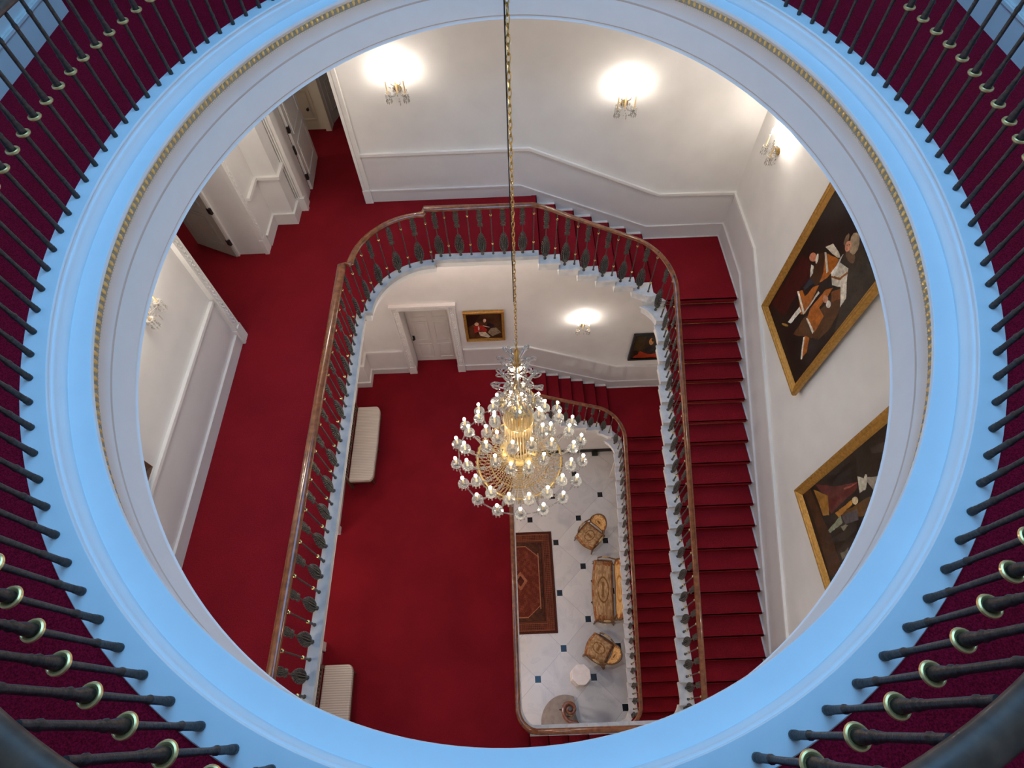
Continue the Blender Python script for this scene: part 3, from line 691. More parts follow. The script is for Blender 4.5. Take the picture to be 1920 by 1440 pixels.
RAILP = [(.043 * cos(a), .030 * sin(a) * (1.0 if sin(a) > 0 else .8)) for a in [2 * pi * i / 14 for i in range(14)]]
RH = .895
def along_path(pts, d, start=0.0):
    """points spaced d along a plan polyline"""
    out = []; s = start; acc = 0.0
    for i in range(len(pts) - 1):
        a, b = Vector(pts[i]), Vector(pts[i + 1]); L = (b - a).length
        while s <= acc + L and L > 1e-9: out.append(tuple(a + (b - a) * ((s - acc) / L))); s += d
        acc += L
    return out
BX, BYB, BYF = 2.515, 6.115, -.055
def stair_balusters(root, dz, first, O):
    la, lf_, l2, l1 = LA + dz, LF + dz, L2 + dz, L1 + dz
    for k in range(1, 7):
        for off, orn in ((.06, 0), (.21, 1)):
            x = .465 + .31 * k - off; y = lipyb(x, .085); zt = l2 - k * RZ
            zr = l2 + RH - (x - .465) * RZ / .31
            baluster(root, x, y, zt, zr - .025 - zt, orn, O)
    for k in range(1, 20):
        for off, orn in ((.06, 0), (.21, 1)):
            y = 5.94 - .3 * k + off; x = lipx(y, .09); zt = la - k * RZ; zr = la + RH - (5.94 - y) * SL + (.10 if y > 5.6 else 0)
            baluster(root, x, y, zt, zr - .025 - zt, orn, O)
    for a, orn in ((-24, 1), (-50, 0)):
        a = math.radians(a); baluster(root, CFR[0] + .415 * cos(a), CFR[1] + .415 * sin(a), lf_, .92, orn, O)
    for j in range(first, 8):
        for off, orn in ((.06, 0), (.21, 1)):
            x = .077 + .315 * (j - 1) + off; y = lipyf(x, .085); zt = l1 + j * RZ; zr = l1 + RZ + RH + (x - .077) * RZ / .315
            if dz and j < 4: continue
            baluster(root, x, y, zt, zr - .025 - zt, orn, O)
def stair_rail_path(dz):   # from top of back flight down to the front flight
    la, lf_, l2, l1 = LA + dz, LF + dz, L2 + dz, L1 + dz; P = []
    for x in (.30, .38, .46, .60, 1.0, 1.5, CBK[0]):
        z = l2 + RH - max(0, (x - .40)) * RZ / .31 * (1.0 if x > .6 else .9); P.append((x, BYB, z))
    zs = P[-1][2]; ze = la + RH - (5.94 - CBK[1]) * SL
    n = 12
    for i in range(1, n + 1):
        a = math.radians(90 - 90 * i / n); P.append((CBK[0] + .595 * cos(a), CBK[1] + .585 * sin(a), zs + (ze - zs) * i / n))
    P.append((BX, CFR[1] + .02, la + RH - (5.94 - CFR[1]) * SL)); zs = P[-1][2]; ze = l1 + RZ + RH + (CFR[0] - .077) * RZ / .315
    for i in range(1, n + 1):
        a = math.radians(-90 * i / n); P.append((CFR[0] + .425 * cos(a), CFR[1] + .405 * sin(a), zs + (ze - zs) * i / n))
    return P
# --- upper balustrade: round the upper landing, down the flights, round the lower landing
root = thing('balustrade', 'upper mahogany-railed balustrade round the upper landing and down the upper stairs', 'balustrade', (-2.135, 3.0, L2)); O = tuple(root.location)
P = [(-2.135, YF + .02, L2 + RH), (-2.135, 5.13, L2 + RH), (-2.037, 5.14, L2 + RH)] + [(x, y, L2 + RH) for x, y in arc(-1.1, 5.075, .937, 176, 92, 18)] + [(-1.135, 6.02, L2 + RH), (-1.130, BYB, L2 + RH)] + stair_rail_path(0)
P += [(x, BYF, L1 + RZ + RH + (x - .077) * RZ / .315) for x in (1.6, 1.0, .5, .30)]
aa = arc(.205, .275, .33, -90, -180, 10); z0_ = L1 + RZ + RH + .03
for i, (x, y) in enumerate(aa): P.append((x, y, L1 + RH + (z0_ - L1 - RH + .05) * max(0, 1 - i / 5) ** 1.5))
P += [(-.125, y, L1 + RH) for y in (.5, 2, 4, 5.3)] + [(x, y, L1 + RH) for x, y in arc(.29, 5.70, .415, 180, 90, 10)]
MB().sweep(P, RAILP).build('handrail', M_wood, root, O, smooth=True)
pl = [(.385, BYB), (.10, BYB), (-.22, BYB), (-.549, BYB), (-.871, BYB - .01), (-1.13, 6.00), (-1.464, 5.905), (-1.753, 5.71), (-1.956, 5.44), (-2.035, 5.115)] + [(-2.135, 4.841 - .3223 * i) for i in range(20)]
orn_ = [(.224, BYB), (-.052, BYB), (-.381, BYB), (-.711, BYB), (-1.01, BYB - .01), (-1.302, 5.985), (-1.615, 5.82), (-1.865, 5.59), (-2.005, 5.29), (-2.10, 4.985)] + [(-2.135, 4.68 - .3223 * i) for i in range(19)]
for x, y in pl: baluster(root, x, y, L2, .87, 0, O)
for x, y in orn_: baluster(root, x, y, L2, .87, 1, O)
stair_balusters(root, 0, 1, O)
lp = [(.05, BYF)] + [(x, y) for x, y in arc(.205, .275, .33, -100, -180, 10)] + [(-.125, 5.70)] + arc(.29, 5.70, .415, 180, 90, 10) + [(.42, BYB)]
for i, (x, y, _) in enumerate(along_path([(a, b, 0) for a, b in lp], .162)):
    baluster(root, x, y, L1, .87, i % 2 == 0, O)
# --- lower balustrade, ending in a scroll over the curtail step
root = thing('balustrade', 'lower balustrade with mahogany handrail, rising from a scroll in the marble hall', 'balustrade', (2.515, .3, Z0)); O = tuple(root.location)
dz = -(L2 - L1); P = stair_rail_path(dz)
P += [(x, BYF, L1 + dz + RZ + RH + (x - .077) * RZ / .315) for x in (1.9, 1.7, 1.5)]
zv = Z0 + .98; ks = [(0, .30), (55, .215), (110, .150), (200, .125), (290, .112), (400, .075), (500, .042), (600, .014), (640, .006)]
zst = P[-1][2]
P += [(1.33, BYF + .003, zv + .10), (1.24, BYF + .03, zv + .045)]
nseg = 60; tt = 8
for i in range(nseg + 1):
    a = 640 * i / nseg; r = np.interp(a, [k[0] for k in ks], [k[1] for k in ks]); th = math.radians(-65 - a)
    P.append((1.04 + r * cos(th), .35 + r * sin(th), zv + .02 * max(0, 1 - i / 10) + .025 * max(0, (a - 300) / 340)))
n0 = len(P) - nseg - 1
MB().sweep(P[:n0 + 28], RAILP).build('handrail', M_wood, root, O, smooth=True)
MB().sweep(P[n0 + 27:], RAILP, scale=lambda t: 1.0 - .38 * t, up=(0, 0, 1)).build('handrail_scroll', M_wood, root, O, smooth=True)
b = MB(); b.lathe([(.045, 0), (.045, .03), (.02, .06), (.028, .3), (.016, .5), (.024, .8), (.04, .86), (.04, .9)], (1.04, .35, L1 + dz + 2 * RZ), 12); b.lathe([(.12, .66), (.12, .672)], (1.04, .35, Z0 + .27), 20)
b.build('newel', M_bronze, root, O, smooth=True)
for i in range(7):
    a = math.radians(-70 - i * 38); baluster(root, 1.04 + .15 * cos(a), .35 + .15 * sin(a), L1 + dz + 2 * RZ, .80, i % 2, O)
stair_balusters(root, dz, 2, O)
# --- gallery balustrade
root = thing('balustrade', 'oval gallery balustrade of dark bronze rods with gold collars and dark wooden handrail', 'balustrade', (EX, EY, L3)); O = tuple(root.location)
hr = MB(); prof3 = [(.046 * cos(a), .030 * sin(a)) for a in [2 * pi * i / 16 for i in range(16)]]
hr.sweep([Vector(ell(-2 * pi * i / NE, .022, L3 + .882)) for i in range(NE)], prof3, closed=True)
recalc(hr.build('handrail', M_woodd, root, O, smooth=True))
bal3 = MB().lathe([(.0150, 0), (.0170, .004), (.0170, .028), (.0145, .034), (.0160, .042), (.0145, .050), (.0140, .13), (.0160, .137), (.0160, .147), (.0125, .155), (.0110, .19), (.0120, .30), (.0125, .40), (.0130, .420), (.0190, .435), (.0205, .455),
     (.0210, .49), (.0150, .53), (.0190, .545), (.0150, .56), (.0135, .565), (.0155, .575), (.0135, .585), (.0125, .60), (.0120, .78), (.0150, .79), (.0150, .80), (.0120, .81), (.0120, .862)], n=12).build('baluster', M_iron, smooth=True)
col3 = MB().lathe([(.012, -.012), (.024, -.011), (.033, -.008), (.038, .000), (.036, .007), (.031, .010), (.025, .007), (.021, .000), (.012, -.002)], n=24).build('collar', M_palebrass, smooth=True)
bmesh3, cmesh3 = bal3.data, col3.data; bpy.data.objects.remove(bal3); bpy.data.objects.remove(col3)
th_ = np.linspace(0, 2 * pi, 20001); Xs = (EB - .06) * np.cos(th_); Ys = (EA - .06) * np.sin(th_); S = np.concatenate([[0], np.cumsum(np.hypot(np.diff(Xs), np.diff(Ys)))])
rest = MB(); restc = MB()
for k in range(124):
    s = (7.712 + S[-1] / 124 * k) % S[-1]; t = float(np.interp(s, S, th_)); p = ell(t, .057, L3)
    if not (2.9 < s < 7.0):   # those on the far side lie above the frame
        o = bpy.data.objects.new('baluster', bmesh3); C.objects.link(o); o.parent = root; o.location = Vector(p) - Vector(O); o.rotation_euler = (0, 0, k)
        c = bpy.data.objects.new('collar', cmesh3); C.objects.link(c); c.parent = o; c.location = (0, 0, .452)
    else:
        q = Vector(p); n = len(rest.v); rest.add([q + v.co for v in bmesh3.vertices], [tuple(f.vertices) for f in bmesh3.polygons])
        restc.add([q + v.co + Vector((0, 0, .452)) for v in cmesh3.vertices], [tuple(f.vertices) for f in cmesh3.polygons])
if rest.v:
    o = rest.build('far_balusters', M_iron, root, O, smooth=True); o['kind'] = 'stuff'
    restc.build('far_collars', M_palebrass, o, O, smooth=True)

# =================================================================== PAINTINGS
P1=[
((58,52,42),[(.548,.733),(.504,.897),(.927,.871),(.953,.822),(.975,.443),(.816,.609)]),
((60,20,13),[(.12,.51),(.261,.537),(.358,.491),(.318,.378),(.339,.16),(.097,.092)]),
((84,56,30),[(.702,.632),(.758,.695),(.805,.644),(.863,.494),(.83,.377),(.661,.254),(.563,.181),(.555,.324),(.648,.462),(.68,.547)]),
((70,44,24),[(.266,.606),(.356,.666),(.467,.614),(.476,.508),(.358,.491),(.327,.56)]),
((172,98,32),[(.349,.666),(.518,.733),(.536,.678),(.521,.609),(.476,.543),(.453,.604)]),
((172,98,32),[(.495,.534),(.54,.35),(.505,.309),(.318,.354),(.359,.397),(.427,.394),(.446,.486)]),
((172,98,32),[(.637,.616),(.638,.466),(.725,.477),(.752,.36),(.594,.343),(.554,.4),(.579,.562)]),
((172,98,32),[(.69,.28),(.741,.311),(.814,.24),(.812,.174)]),
((120,72,36),[(.651,.593),(.7,.663),(.763,.634),(.706,.567)]),
((230,222,205),[(.34,.663),(.358,.675),(.498,.635),(.488,.617)]),
((230,222,205),[(.307,.351),(.326,.366),(.518,.346),(.526,.51),(.546,.513),(.527,.327)]),
((230,222,205),[(.58,.339),(.598,.353),(.74,.363),(.746,.345)]),
((230,222,205),[(.686,.262),(.695,.277),(.817,.185),(.803,.172)]),
((215,205,185),[(.319,.683),(.373,.738),(.482,.749),(.524,.745),(.497,.727),(.413,.704)]),
((222,214,196),[(.548,.733),(.647,.761),(.693,.732),(.81,.671),(.816,.609),(.693,.669),(.614,.618),(.541,.644)]),
((150,90,40),[(.55,.64),(.637,.692),(.659,.749),(.675,.745),(.654,.685),(.564,.634)]),
((235,232,225),[(.524,.777),(.579,.65),(.526,.645),(.527,.729)]),
((110,85,65),[(.62,.825),(.647,.819),(.661,.809),(.659,.797),(.639,.785),(.608,.778),(.574,.777),(.546,.782),(.531,.793),(.535,.806),(.555,.817),(.586,.824)]),
((172,152,126),[(.601,.874),(.618,.853),(.618,.83),(.603,.813),(.575,.806),(.541,.812),(.512,.828),(.496,.851),(.496,.873),(.512,.889),(.541,.896),(.573,.89)]),
((120,95,75),[(.488,.831),(.493,.817),(.491,.804),(.482,.796),(.469,.795),(.456,.801),(.445,.814),(.441,.828),(.444,.841),(.452,.849),(.465,.85),(.478,.843)]),
((212,150,118),[(.548,.828),(.555,.816),(.553,.803),(.542,.793),(.525,.788),(.506,.79),(.49,.797),(.483,.809),(.485,.822),(.497,.832),(.514,.837),(.533,.835)]),
((190,70,60),[(.532,.804),(.533,.803),(.532,.8),(.529,.798),(.525,.796),(.522,.795),(.52,.795),(.518,.797),(.52,.799),(.522,.801),(.526,.803),(.529,.804)]),
((60,40,30),[(.525,.826),(.525,.825),(.524,.823),(.522,.821),(.519,.82),(.516,.819),(.514,.819),(.514,.82),(.515,.822),(.517,.824),(.52,.826),(.523,.826)]),
((60,40,30),[(.508,.814),(.509,.812),(.508,.811),(.506,.809),(.503,.808),(.5,.807),(.498,.807),(.497,.808),(.498,.809),(.501,.811),(.503,.813),(.507,.814)]),
((190,122,92),[(.295,.599),(.305,.589),(.301,.574),(.284,.559),(.26,.547),(.234,.542),(.214,.545),(.205,.555),(.21,.57),(.227,.586),(.251,.597),(.276,.603)]),
((225,220,205),[(.317,.605),(.326,.594),(.329,.584),(.325,.577),(.316,.576),(.303,.581),(.29,.59),(.282,.6),(.278,.611),(.282,.617),(.292,.618),(.305,.613)]),
((225,220,205),[(.288,.539),(.318,.554),(.359,.527),(.358,.491)]),
((46,52,62),[(.358,.491),(.433,.511),(.375,.409),(.347,.412)]),
((200,140,110),[(.659,.554),(.668,.546),(.668,.535),(.659,.524),(.644,.516),(.627,.514),(.611,.517),(.602,.525),(.602,.536),(.611,.547),(.626,.554),(.644,.557)]),
((225,220,205),[(.715,.557),(.724,.549),(.725,.539),(.718,.529),(.705,.523),(.688,.521),(.673,.524),(.664,.532),(.663,.542),(.67,.552),(.684,.559),(.7,.56)]),
((228,222,208),[(.434,.323),(.491,.323),(.456,.199),(.416,.18)]),
((150,115,50),[(.448,.17),(.444,.163),(.431,.151),(.41,.137),(.388,.126),(.371,.12),(.363,.12),(.367,.128),(.382,.14),(.402,.154),(.424,.166),(.441,.171)]),
]
P2=[
((70,45,25),[(.049,.069),(.292,.083),(.717,.06),(.762,.194),(.48,.192),(.332,.166),(.066,.138)]),
((92,40,34),[(.061,.194),(.196,.374),(.259,.54),(.295,.523),(.338,.26),(.3,.24),(.219,.269),(.155,.231)]),
((150,80,65),[(.239,.415),(.261,.535),(.266,.535),(.255,.425)]),
((150,105,40),[(.097,.166),(.208,.275),(.337,.232),(.31,.177),(.21,.175)]),
((95,65,30),[(.378,.314),(.386,.573),(.406,.609),(.478,.515),(.457,.447)]),
((170,115,40),[(.353,.29),(.341,.444),(.365,.441),(.394,.307)]),
((190,184,165),[(.229,.554),(.266,.592),(.246,.612),(.256,.623),(.294,.609),(.337,.574),(.328,.524)]),
((150,140,125),[(.271,.612),(.311,.697),(.38,.628),(.304,.605)]),
((205,182,142),[(.367,.493),(.377,.484),(.381,.472),(.379,.46),(.369,.45),(.357,.445),(.343,.448),(.333,.457),(.329,.469),(.332,.482),(.341,.491),(.354,.495)]),
((80,76,78),[(.394,.333),(.408,.462),(.481,.444),(.456,.339)]),
((142,148,122),[(.42,.178),(.391,.326),(.435,.323),(.448,.188)]),
((120,120,100),[(.449,.298),(.456,.339),(.476,.355),(.486,.307)]),
((105,98,84),[(.615,.22),(.604,.303),(.646,.283),(.658,.217)]),
((62,55,46),[(.131,.708),(.161,.822),(.216,.796),(.171,.712)]),
]
P3=[
((30,20,14),[(.072,.887),(.416,.884),(.262,.606),(.071,.462)]),
((88,58,36),[(.115,.459),(.256,.545),(.215,.1),(.078,.092)]),
((172,46,36),[(.22,.516),(.433,.535),(.553,.372),(.527,.304),(.371,.334),(.229,.256)]),
((215,170,140),[(.36,.576),(.351,.546),(.329,.524),(.302,.518),(.277,.527),(.259,.551),(.255,.582),(.265,.612),(.286,.634),(.313,.64),(.338,.631),(.356,.607)]),
((205,190,165),[(.335,.305),(.503,.295),(.616,.127),(.567,.074),(.358,.174)]),
((225,215,200),[(.366,.435),(.365,.397),(.358,.368),(.349,.356),(.338,.364),(.33,.39),(.326,.427),(.327,.465),(.334,.493),(.343,.505),(.353,.497),(.362,.471)]),
((34,28,42),[(.571,.626),(.722,.566),(.727,.472),(.558,.435)]),
((220,175,150),[(.549,.688),(.542,.658),(.526,.637),(.506,.63),(.486,.639),(.473,.662),(.471,.692),(.478,.722),(.494,.743),(.515,.75),(.534,.741),(.547,.719)]),
((150,132,106),[(.645,.414),(.781,.438),(.907,.257),(.673,.124),(.57,.275)]),
((210,165,140),[(.455,.534),(.627,.462),(.614,.432),(.463,.503)]),
]
P4=[
((66,54,26),[(.074,.884),(.371,.9),(.379,.418),(.109,.326)]),
((160,52,22),[(.134,.068),(.299,.344),(.516,.222),(.666,.202),(.879,.274),(.972,.037),(.551,.062)]),
((28,26,24),[(.374,.382),(.514,.568),(.717,.504),(.841,.337),(.642,.2),(.462,.251)]),
((222,155,95),[(.619,.684),(.616,.622),(.595,.582),(.563,.574),(.526,.602),(.495,.658),(.48,.725),(.484,.786),(.503,.825),(.536,.832),(.572,.805),(.602,.751)]),
((60,40,20),[(.638,.768),(.638,.733),(.626,.709),(.601,.701),(.573,.712),(.549,.739),(.534,.773),(.534,.807),(.547,.831),(.571,.839),(.599,.828),(.623,.802)]),
((30,25,18),[(.272,.28),(.272,.229),(.249,.193),(.209,.182),(.165,.198),(.128,.238),(.107,.29),(.108,.34),(.131,.376),(.17,.387),(.214,.371),(.251,.332)]),
]

def noise2(U, V, sx, sy, seed):
    r = np.random.RandomState(seed); n = 24; G = r.rand(n + 1, n + 1); x = (U * sx) % n; y = (V * sy) % n; i = x.astype(int); j = y.astype(int); fx = x - i; fy = y - j
    fx = fx * fx * (3 - 2 * fx); fy = fy * fy * (3 - 2 * fy)
    return (G[j, i] * (1 - fx) + G[j, i + 1] * fx) * (1 - fy) + (G[j + 1, i] * (1 - fx) + G[j + 1, i + 1] * fx) * fy
def inside(U, V, poly):
    r = np.zeros(len(U), bool); n = len(poly)
    for i in range(n):
        x1, y1 = poly[i]; x2, y2 = poly[(i + 1) % n]
        if y1 == y2: continue
        c = ((y1 > V) != (y2 > V)) & (U < (x2 - x1) * (V - y1) / (y2 - y1) + x1); r ^= c
    return r
def lincol(c): return np.array(srgb(*c)[:3])
def canvas_colours(shapes, bg, bg2, seed):
    def f(U, V):
        n = noise2(U, V, 5, 7, seed); n2 = noise2(U, V, 21, 23, seed + 1)
        col = lincol(bg) + (lincol(bg2) - lincol(bg)) * np.clip(n * 1.3 - .2, 0, 1)[:, None]
        U2 = U + (n2 - .5) * .012; V2 = V + (n - .5) * .010
        for c, p in shapes:
            k = inside(U2, V2, p); sh = .72 + .5 * noise2(U, V, 17, 11, seed + 5)
            col[k] = (lincol(c) * sh[:, None])[k]
        return col
    return f
def picture(label, org, ux, n, w, h, fw, shapes, bg, bg2, seed, fm=None, tilt=0.0, nu=150, res=1.0):
    """org: lower left corner of the frame as hung; ux along the wall to the right; n out of the wall"""
    O = Vector(org); U = Vector(ux); Nn = Vector(n); Zv = (Vector((0, 0, 1)) + Nn * tilt).normalized()
    root = thing('framed_painting', label, 'painting', org)
    F = lambda a, b, d: U * a + Zv * b + Nn * d
    prof = [(0, 0), (0, .045), (.012, .062), (.030, .060), (.045, .045), (.060, .050), (fw - .018, .030), (fw - .012, .034), (fw, .024), (fw, 0)]
    prof = [(x * (fw / .11) if 0 < x < fw - .02 else x, y) for x, y in prof]
    b = MB(); vs = []; k = len(prof)
    for (cx, cy, sx, sy) in ((0, 0, 1, 1), (w, 0, -1, 1), (w, h, -1, -1), (0, h, 1, -1)):
        for x, y in prof: vs.append(F(cx + sx * x, cy + sy * x, y))
    fs = [(i * k + t, i * k + t + 1, ((i + 1) % 4) * k + t + 1, ((i + 1) % 4) * k + t) for i in range(4) for t in range(k - 1)]
    recalc(b.add(vs, fs).build('frame', fm or M_frame, root))
    a0, a1, b0, b1 = fw - .01, w - fw + .01, fw - .01, h - fw + .01
    def place(Uu, Vv):
        a = a0 + (a1 - a0) * Uu; c = b0 + (b1 - b0) * Vv; q = [U[i] * a + Zv[i] * c + Nn[i] * .022 for i in range(3)]; return q
    def colf(Uu, Vv): return canvas_colours(shapes, bg, bg2, seed)((a0 + (a1 - a0) * Uu) / w, (b0 + (b1 - b0) * Vv) / h)
    painted('canvas', M_canvas, nu, int(nu * h / w), place, colf, root)
    return root
picture('tall gilt-framed portrait of a wigged man in orange-brown robes with ermine, on the right wall', (3.735, 5.158, 9.93), (0, -1, 0), (-1, 0, 0), 1.53, 2.42, .115, P1, (26, 17, 12), (44, 33, 24), 11, nu=300)
picture('large gilt-framed dark painting with maroon and gold robes, nearer end of the right wall', (3.735, 2.585, 9.23), (0, -1, 0), (-1, 0, 0), 1.60, 2.45, .115, P2, (24, 20, 15), (46, 36, 25), 23, nu=280)
picture('small gilt-framed painting of a seated pair, one in a red coat, beside the closed door', (-.99, 7.385, 6.35), (1, 0, 0), (0, -1, 0), .86, 1.00, .060, P3, (52, 30, 18), (92, 62, 38), 31, nu=160)
picture('small dark-framed portrait of a man with red cloth, above the lower stair turn', (2.735, 7.385, 5.335), (1, 0, 0), (0, -1, 0), .80, 1.00, .030, P4, (34, 28, 16), (62, 46, 24), 41, fm=M_black, nu=100)
picture('dark-framed painting on the left wall, only its lower corner in sight', (-3.69, .85, 11.27), (0, 1, 0), (1, 0, 0), 1.50, 1.15, .05, [], (60, 40, 24), (96, 66, 38), 51, fm=M_woodd, nu=60)

# =================================================================== FURNITURE
# --- oriental rug
def rugcol(U, V):
    w, h = 1.90, 2.75; X = (U - .5) * w; Y = (V - .5) * h; ax, ay = np.abs(X), np.abs(Y)
    d = np.minimum(w / 2 - ax, h / 2 - ay)
    n = noise2(U, V, 23, 23, 3); m = .5 + .5 * np.sin(X * 95 + 2 * np.sin(Y * 60)) * np.sin(Y * 95 + 2 * np.sin(X * 60)); q = np.clip(.55 * m + .45 * n, 0, 1)
    dark, red, rust, pale, mid = map(lincol, ((44, 28, 24), (92, 42, 32), (128, 70, 50), (160, 108, 82), (92, 58, 42)))
    mix = lambda a, b, t: a + (b - a) * t[:, None]
    col = mix(red, rust, (q > .62) * .8)
    fld = mix(dark, mid, q); col = fld.copy()                                  # corner pieces
    hexa = (ax < w * .5 - .42) & (ay < h * .5 - .42 - np.clip((ax - .18), 0, 1) * .85)
    col[hexa] = mix(red, rust, (q > .6) * .7)[hexa]
    edge = np.abs(ay - (h * .5 - .42 - np.clip(ax - .18, 0, 1) * .85)) < .012; edge |= (np.abs(ax - (w * .5 - .42)) < .012) & (ay < .75)
    col[edge & (ax < w * .5 - .40)] = pale
    dia = (ax / .20 + ay / .26) < 1; col[dia] = mix(pale, rust, q)[dia]; di2 = (ax / .11 + ay / .15) < 1; col[di2] = mix(dark, red, q)[di2]
    for lo, hi, a, b in ((0, .03, dark, mid), (.03, .075, red, dark), (.075, .085, pale * .6, pale * .6), (.085, .25, dark, rust), (.25, .262, pale * .6, pale * .6), (.262, .315, red, mid), (.315, .325, dark, dark)):
        k = (d >= lo) & (d < hi); mm = (.5 + .5 * np.sin((X + Y) * 62) * np.sin((X - Y) * 62)) ; col[k] = mix(a, b, np.clip(mm * .8 + n * .4 - .1, 0, 1))[k]
    sp = np.random.RandomState(8).rand(len(U)); return col * (.72 + .62 * sp)[:, None]
o = painted('oriental_rug', M_rug, 230, 330, lambda U, V: [(U - .5) * 1.90 - .004, (V - .5) * 2.75 + 3.51, Z0 + .012 + 0 * U], rugcol)
tag(o, 'dark red and brown patterned oriental rug on the marble floor', 'rug')
bm_ = MB().box(-.95, .942, 3.51 - 1.373, 3.51 + 1.373, Z0 + .001, Z0 + .0105).build('rug_backing', M_rug, o)

# --- upholstery helper: a rounded pad painted like tapestry with an oval medallion
def tapestry(seed, base, base2, ring_):
    def f(U, V):
        n = noise2(U, V, 19, 21, seed); n2 = noise2(U, V, 9, 8, seed + 2); X = (U - .5) * 2; Y = (V - .5) * 2
        col = lincol(base) + (lincol(base2) - lincol(base)) * np.clip(n * 1.5 - .35, 0, 1)[:, None]
        rr = np.sqrt((X / .42) ** 2 + (Y / .50) ** 2)
        k = (rr > .90) & (rr < 1.06); col[k] = lincol(ring_)
        k = (rr < .62) & (n2 > .48); col[k] = (lincol(ring_) * .7 + lincol(base) * .3)
        k = (np.maximum(np.abs(X), np.abs(Y)) > .80) & (n > .5); col[k] = lincol((150, 92, 52))
        return col
    return f
def pad(name, parent, fn, colf, nu=46, nv=46): return painted(name, M_tapestry, nu, nv, fn, colf, parent)
def seat_shape(hw_f, hw_b, d, z, puff):
    """seat seen from above: x across, y from back (0) to front (d)"""
    def fn(U, V):
        s = (U - .5) * 2; t = V; ww = hw_b + (hw_f - hw_b) * t; x = s * ww; y = d * t + .07 * t * (1 - s * s)
        e = np.minimum(np.minimum(1 - np.abs(s), t), 1 - t); zz = z + puff * (1 - np.exp(-e * 9)) - .06 * np.exp(-e * 60)
        return [x, y, zz]
    return fn
def make_seat(kind, label, cat, loc, rz, length):
    """armchair (length .66) or settee; origin under the seat, local +y is forward"""
    root = thing(kind, label, cat, loc, rz); hw = length / 2; D = .56 if length < 1 else .50; zs = .44
    wood = MB()
    # seat rail, shaped front
    fr = [(-hw, .0), (-hw - .015, D * .6), (-hw + .02, D)] + [(-hw + .02 + (2 * hw - .04) * i / 10, D + .075 * sin(pi * i / 10)) for i in range(1, 10)] + [(hw - .02, D), (hw + .015, D * .6), (hw, 0)]
    wood.prism([(x, y - D / 2) for x, y in fr], zs - .10, zs - .02); wood.build('seat_frame', M_seatwood, root, bevel=.006)
    for sx, y, tx, ty in ((-1, D - .03, -.02, .03), (1, D - .03, .02, .03), (-1, .03, -.02, -.05), (1, .03, .02, -.05)):
        x = sx * (hw - .04)
        MB().tube([(x, y - D / 2, zs - .05), (x + tx, y + ty - D / 2, zs - .2), (x + tx * .3, y + ty * .2 - D / 2, .10), (x + tx * 1.3, y + ty * 1.2 - D / 2, .0)], .026, 8, taper=lambda t: 1.25 - .65 * t).build('leg', M_seatwood, root, smooth=True)
    if length > 1:
        for x in (-.28, .28): MB().tube([(x, D / 2 + .03, zs - .05), (x, D / 2 + .06, .2), (x, D / 2 + .02, 0)], .024, 8, taper=lambda t: 1.2 - .5 * t).build('leg', M_seatwood, root, smooth=True)
    sf = seat_shape(hw - .015, hw - .04, D, zs, .075)
    pad('seat_cushion', root, lambda U, V: (lambda q: [q[0], q[1] - D / 2, q[2]])(sf(U, V)), tapestry(5, (160, 124, 84), (206, 172, 128), (126, 88, 44)), 40 if length < 1 else 80, 44)
    # curved back: oval pad in a wooden rim
    bh = .46 if length < 1 else .44; bw = hw * (.74 if length < 1 else .93); zb = zs + .08 + bh / 2; lean = .38 if length < 1 else .56
    def bp(a, b, dpt):  # a,b in -1..1 over the oval
        x = a * bw; z = zb + b * bh / 2; y = -D / 2 - .02 - lean * (z - zs) + .10 * (a * a) * (1 if length < 1 else .8)
        return (x, y + dpt, z)
    def disc(U, V):
        r = U; t = V * 2 * pi; ex = .80 if length > 1 else .9
        ca = np.sign(np.cos(t)) * np.abs(np.cos(t)) ** ex; sa = np.sign(np.sin(t)) * np.abs(np.sin(t)) ** ex
        a = r * ca; b = r * sa; q = bp(a, b, 0); return [q[0], q[1] + .045 * (1 - r ** 4) + .01, q[2] + 0 * r]
    def bcol(U, V):
        t = V * 2 * pi; return tapestry(9, (222, 182, 122), (196, 150, 92), (172, 120, 62))(.5 + .5 * U * np.cos(t), .5 + .5 * U * np.sin(t))
    pad('back_cushion', root, disc, bcol, 26, 64)
    ex = .80 if length > 1 else .9; rim = []
    for i in range(48):
        t = 2 * pi * i / 48; ca = math.copysign(abs(cos(t)) ** ex, cos(t)); sa = math.copysign(abs(sin(t)) ** ex, sin(t)); rim.append(Vector(bp(ca * 1.03, sa * 1.05, 0)))
    b = MB(); vs = []; fs = []
    for i in range(48):
        c = Vector(bp(0, 0, 0)); d = (rim[i] - c).normalized(); nn = Vector((0, 1, lean)).normalized()
        for j in range(6): g = 2 * pi * j / 6; vs.append(rim[i] + d * .020 * cos(g) + nn * .024 * sin(g))
    for i in range(48):
        for j in range(6): fs.append((i * 6 + j, ((i + 1) % 48) * 6 + j, ((i + 1) % 48) * 6 + (j + 1) % 6, i * 6 + (j + 1) % 6))
    b.add(vs, fs)
    back = [Vector(bp(.95 * cos(2 * pi * i / 32), .97 * sin(2 * pi * i / 32), -.02)) for i in range(32)]; n = len(b.v); b.v += [tuple(v) for v in back]; b.f.append(tuple(range(n, n + 32)))
    for sx in (-1, 1): b.tube([(sx * (hw - .06), -D / 2 + .01, zs - .05), bp(sx * .8, -.75, -.01)], .02, 6)
    recalc(b.build('back_frame', M_seatwood, root, smooth=True))
